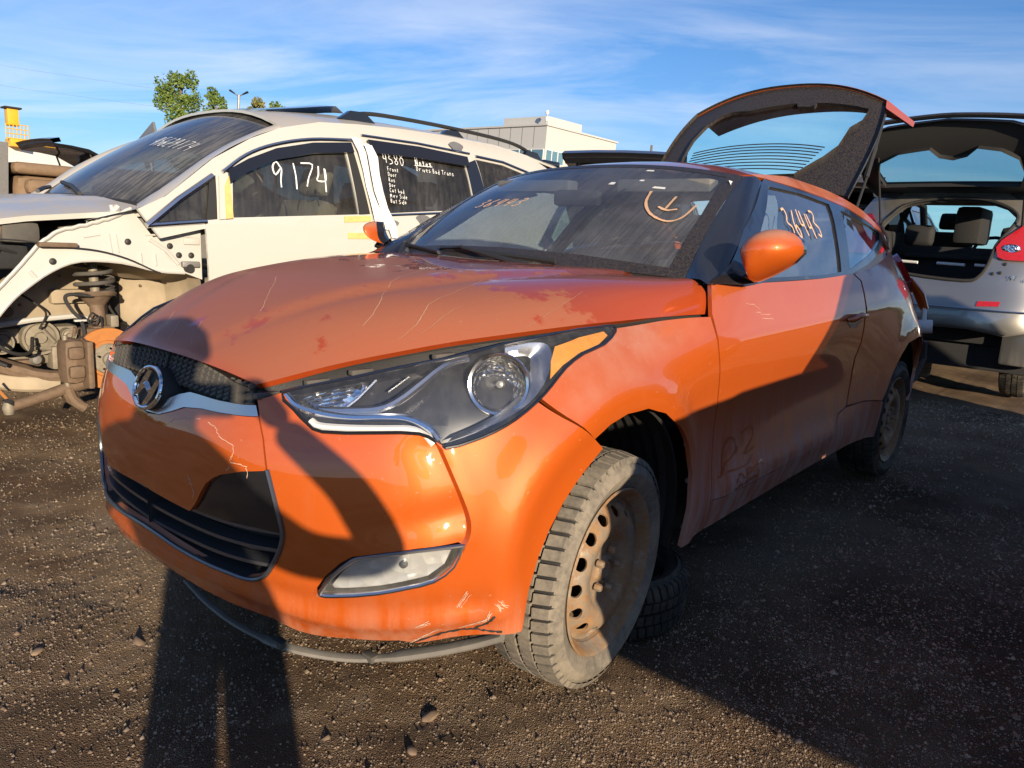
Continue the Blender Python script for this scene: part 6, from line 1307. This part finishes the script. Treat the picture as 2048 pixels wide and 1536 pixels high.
tree('small_tree','small bright green tree nearest the van sunroof',(-21.7,-35.6,0),7.5,tb([(.05,7.3,.35),(.35,7.0,.42),(-.3,6.8,.40),(0,6.0,.8)]),n=2200)
for k,(p,h,lab) in enumerate((((-12.2,-33.2),3.0,'low yellow green shrub in front of the white trailer'),((-13.4,-32.4),2.7,'low shrub right of the white trailer'),((-11.2,-33.6),2.5,'thin shrub at the left end of the white trailer'))):
    tree('shrub',lab,(*p,0),h,[((random.uniform(-1,1),random.uniform(-.5,.5),h-.5-random.random()*.6),.7) for _ in range(7)],'leaf_yellow',n=900,size=.16,group='shrubs by the trailer')
lp=thing('street_lamp','grey double armed street lamp between the trees','street lamp',(-17.43,-32.3,0));lp.rotation_euler=(R(-1.8),R(-1.6),0)
B().tube([(0,0,0),(0,0,7.0)],[.09,.06],8).build('post','steel_grey',lp)
for sg in (1,-1):
    a=LAT*sg;B().tube([(0,0,6.95),(a.x*.12,a.y*.12,7.0),(a.x*.22,a.y*.22,7.06)],.03,6).build('arm','steel_grey',lp);B().tube([(a.x*.18,a.y*.18,7.04),(a.x*.42,a.y*.42,7.17)],[.06,.10],8,flat=.5).build('lamp_head','interior_black',lp)
# office block
bl=thing('office_block','pale grey office block with square windows and a roof box','building',(-47.2,-37.85,0))
ca=Vector((-.647*6.2-.762*6.5,.762*6.2-.647*6.5,0)).normalized()
bl.rotation_euler=(0,0,math.atan2(ca.y,ca.x))
tilt=Matrix.Rotation(R(2.0),4,(-.762,-.647,0));bl.matrix_world=Matrix.Translation((-47.2,-37.85,0))@tilt@Matrix.Rotation(math.atan2(ca.y,ca.x),4,'Z')
LX,LY=9.3,16.
# local: x along the right face, y away; right face on y=0, left face on x=0 running to y=-LY ... find sign
sy=-1 if (Matrix.Rotation(math.atan2(ca.y,ca.x),3,'Z')@Vector((0,1,0))).dot(Vector((-.647,.762,0)))>0 else 1
B().box((0,min(0,sy*LY),0),(LX,max(0,sy*LY),10.15),0).build('wall','concrete_wall',bl)
B().box((-.12,min(-sy*.12,sy*(LY+.1)),10.15),(LX+.12,max(-sy*.12,sy*(LY+.1)),10.29)).build('parapet','concrete_wall',bl)
B().box((1.0,min(sy*.9,sy*6),10.29),(5.4,max(sy*.9,sy*6),11.1)).build('roof_box','concrete_wall',bl)
def win(x0,x1,z0,z1,left=False):
    o=.03
    if not left:
        f=B().box((x0-.05,-sy*.02-.04,z0-.05),(x1+.05,-sy*.02+.04,z1+.05)).build('window','white_plastic',bl);B().box((x0,-sy*.07-.01,z0),(x1,-sy*.07+.01,z1)).build('pane','window_blue',f)
    else:
        f=B().box((-.06,min(sy*x0,sy*x1)-.05,z0-.05),(.02,max(sy*x0,sy*x1)+.05,z1+.05)).build('window','white_plastic',bl);B().box((-.09,min(sy*x0,sy*x1),z0),(-.06,max(sy*x0,sy*x1),z1)).build('pane','window_blue',f)
for z0,z1 in ((7.35,8.3),(4.2,5.3),(.9,2.2)):
    for x0 in (.12,.86,1.62): win(x0,x0+.62,z0,z1)
    for x0 in (3.85,4.62): win(x0,x0+.66,z0,z1)
    win(5.95,6.65,z0,z1)
    for x0 in (7.8,8.5): win(x0,x0+.6,z0,z1)
    for k in range(4): win(.15+1.35*k,1.3+1.35*k,z0,z1,True)
for k in range(1,12): B().box((-.015,sy*k*1.35-.02,8.5),(.01,sy*k*1.35+.02,10.15)).build('panel_joint','steel_grey',bl)
B().tube([(.2,sy*.3,10.2),(.2,sy*.3,11.1)],.04,6).build('antenna_mast','steel_grey',bl)
for z in (10.7,11.2): B().lathe([(0,.22),(.12,.18),(.20,0),(.12,-.18),(0,-.22)],14,Matrix.Translation((.2,sy*.3,z))@Matrix.Diagonal((.8,.8,.9,1))).build('antenna_dome','white_plastic',bl)
pp_=thing('utility_pole','wooden utility pole with a crossarm beyond the open black tailgate','pole',(-62,-36.6,0));B().tube([(0,0,0),(0,0,10.4)],[.16,.11],8).build('post','bark',pp_);B().tube([LAT*-.8+Vector((0,0,9.6)),LAT*.8+Vector((0,0,9.6))],.07,6).build('crossarm','bark',pp_)
sgn=thing('tilted_panel','small grey tilted panel above the van windscreen','panel',(-4.2,-11.0,0));B().box((-.02,-.3,1.95),(.02,.3,2.5),.01,Matrix.Rotation(R(24),4,'X')@Matrix.Translation((0,.75,-.0))).build('board','steel_grey',sgn);B().tube([(0,0,0),(0,-.2,2.1)],.03,6).build('post','steel_grey',sgn)
# far line of trees that closes the horizon
vs=[];fs=[]
for k in range(5200):
    a=R(random.uniform(150,300));d=random.uniform(95,120);x=CAMP.x+d*math.cos(a);y=CAMP.y+d*math.sin(a);h=2.4+1.6*noise.noise(Vector((a*14,0,2)))+.6*noise.noise(Vector((a*60,1,2)))
    z=random.random()**.6*h;s=.9;p=Vector((x,y,z));q=Vector((random.gauss(0,1),random.gauss(0,1),random.gauss(0,1))).normalized();b2=q.orthogonal().normalized();c2=q.cross(b2);o=len(vs);vs+=[p-b2*s,p+c2*s,p+b2*s,p-c2*s];fs.append((o,o+1,o+2,o+3))
mobj('far_tree_line',vs,fs,'leaf',smooth=False,kind='stuff',label='low dark green line of far trees on the horizon',cat='trees')
# ------------------------------------------------------------------ the photographer, seen only by the shadow on the bumper
Sh=Vector((math.cos(SUN_AZ),math.sin(SUN_AZ),0));Lf=Vector((Sh.y,-Sh.x,0))
def sk(name,chains,mat,parent,sub=2):
    me=bpy.data.meshes.new(name);vs=[];es=[];rs=[]
    for ch in chains:
        base=ch.get('from');prev=base
        for p,r in ch['p']:
            vs.append(tuple(p));rs.append(r);i=len(vs)-1
            if prev is not None: es.append((prev,i))
            prev=i
        if 'id' in ch: ids[ch['id']]=prev
    me.from_pydata(vs,es,[]);o=bpy.data.objects.new(name,me);link(o,parent);me.materials.append(MATS[mat])
    sm_=o.modifiers.new('skin','SKIN');sm_.use_smooth_shade=True
    for d,r in zip(me.skin_vertices[0].data,rs): d.radius=(r,r) if not isinstance(r,tuple) else r
    me.skin_vertices[0].data[0].use_root=True
    s2=o.modifiers.new('sub','SUBSURF');s2.levels=sub;s2.render_levels=sub;return o
C0=Vector((CAMP.x,CAMP.y,0))+Sh*.50
pe=thing('person','person standing behind the camera whose shadow falls across the bumper','person',(C0.x,C0.y,0))
def q_(f,l,z): return Sh*(-f)+Lf*l+Vector((0,0,z))       # forward (down-sun), image-left, up
ids={}
pel=q_(-.05,.03,.70)
body=[{'p':[(pel,.15),(q_(.0,.09,.90),.125),(q_(.08,.14,1.04),.125),(q_(.15,.15,1.15),.09),(q_(.20,.15,1.215),.05)]}]
def addchain(o,start,L): o.append({'from':start,'p':L})
addchain(body,0,[(q_(.02,.105,.62),.10),(q_(.10,.105,.38),.078),(q_(.0,.105,.12),.072),(q_(-.01,.12,.06),.06),(q_(.14,.15,.04),.045)])
addchain(body,0,[(q_(.02,-.055,.62),.10),(q_(.10,-.072,.38),.078),(q_(.0,-.080,.12),.072),(q_(-.01,-.095,.06),.06),(q_(.14,-.14,.04),.045)])
addchain(body,2,[(q_(.06,-.03,.98),.07),(q_(.10,-.16,.88),.058),(q_(.16,-.33,.86),.055),(q_(.28,-.24,1.0),.046),(q_(.40,-.11,1.11),.036)])
addchain(body,2,[(q_(.12,.28,1.10),.07),(q_(.14,.34,1.0),.058),(q_(.18,.36,.90),.050),(q_(.30,.25,1.0),.044),(q_(.42,.09,1.11),.034)])
sk('body',body,'cloth_dark',pe)
hc=q_(.26,.13,1.285);HM=Matrix.Translation(hc)
bm=bmesh.new();bmesh.ops.create_uvsphere(bm,u_segments=24,v_segments=18,radius=1)
for v in bm.verts:
    x,y,z=v.co;jaw=1-.28*max(0,-z)**1.5;f=Sh*(-x*.098*jaw)+Lf*(y*.076*jaw)+Vector((0,0,z*.118))
    if x>.85 and abs(y)<.2 and -.35<z<.15: f+=Sh*-.022
    if x>.8 and .1<abs(y)<.45 and .02<z<.2: f-=Sh*-.008
    v.co=hc+f
bm.verts.index_update();mobj('head',[v.co for v in bm.verts],[[v.index for v in f.verts] for f in bm.faces],'skin',pe);bm.free()
B().lathe([(.0,.135),(.06,.125),(.098,.075),(.106,.03),(.10,.01)],20,HM).build('cap','cloth_grey',pe);B().box((-.10,-.16,.02),(.10,.0,.035),.01,HM@Matrix.Rotation(math.atan2(-Sh.y,-Sh.x)+R(90),4,'Z')).build('cap_peak','cloth_grey',pe)
for sg,ew in ((-1,q_(.40,-.12,1.11)),(1,q_(.42,.09,1.11))):
    pm=q_(.455,sg*-.0+(-.075 if sg<0 else .085)*1.,1.155);ch=[{'p':[(ew,.028),(pm,.030)]}]
    for k in range(4): addchain(ch,1,[(pm+Lf*(-sg*0)+Vector((0,0,.022*(k-1.5)))+Sh*-.025,.010),(pm+Vector((0,0,.021*(k-1.5)))+Sh*-.035+Lf*(-.02*sg),.009),(pm+Vector((0,0,.020*(k-1.5)))+Sh*-.028+Lf*(-.042*sg),.008)])
    addchain(ch,1,[(pm+Vector((0,0,.03))+Sh*.01,.011),(pm+Vector((0,0,.045))+Lf*(-.03*sg),.009)])
    sk('hand',ch,'skin',pe,1)
for l in (.14,-.125): B().box((-.16,-.045,.0),(.11,.045,.06),.025,Matrix.Translation(q_(.03,l,0))@Matrix.Rotation(math.atan2(Sh.y,Sh.x),4,'Z')).build('shoe','cloth_grey',pe)
ph=thing('phone','slim dark phone held up behind the camera position','phone',tuple(CAMP-fwd*.016))
PM=Matrix(((r2.x,u2.x,fwd.x,0),(r2.y,u2.y,fwd.y,0),(r2.z,u2.z,fwd.z,0),(0,0,0,1)));B().box((-.13,-.055,-.010),(.03,.022,-.002),.004,PM).build('phone_body','gloss_black',ph)
# overhead wires far left, small scrap on the ground
for k,(z0,z1) in enumerate(((9.3,8.2),(8.2,7.3))):
    wv=thing('overhead_wire','%s thin overhead wire crossing the sky left of the trees'%('upper' if k==0 else 'lower'),'wire',(-8,-46,0));B().tube([Vector((5,-4,z0+.2))]+[Vector((5-20*t,-4+10*t,z0+(z1-z0)*t-1.2*t*(1-t))) for t in (.25,.5,.75)]+[Vector((-15,6,z1))],.005,5).build('wire','steel_grey',wv)
for k,(x,y,s,lab) in enumerate(((.42,.62,.016,'dark soil clod on the ground below the torn bumper corner'),(.55,.70,.012,'small dark clod nearest the front tyre tread'),(.86,.98,.010,'small dark clod in the sunlit foreground gravel'),(1.0,-.30,.012,'dark clod left of the long leg shadows'),(.25,-1.0,.018,'dark clod on the ground beyond the orange nose'))):
    bm=bmesh.new();bmesh.ops.create_icosphere(bm,subdivisions=2,radius=s)
    for v in bm.verts: v.co=v.co*(1+.5*noise.noise(v.co*60+Vector((k,0,0))));v.co.z*=.55;v.co.x*=1.5
    bm.verts.index_update();o=mobj('soil_clod',[v.co for v in bm.verts],[[v.index for v in f.verts] for f in bm.faces],'stone_dark',label=lab,cat='clod',group='soil clods');bm.free();o.location=(x,y,gheight(x,y)+s*.3);o.rotation_euler=(0,0,k*1.3)
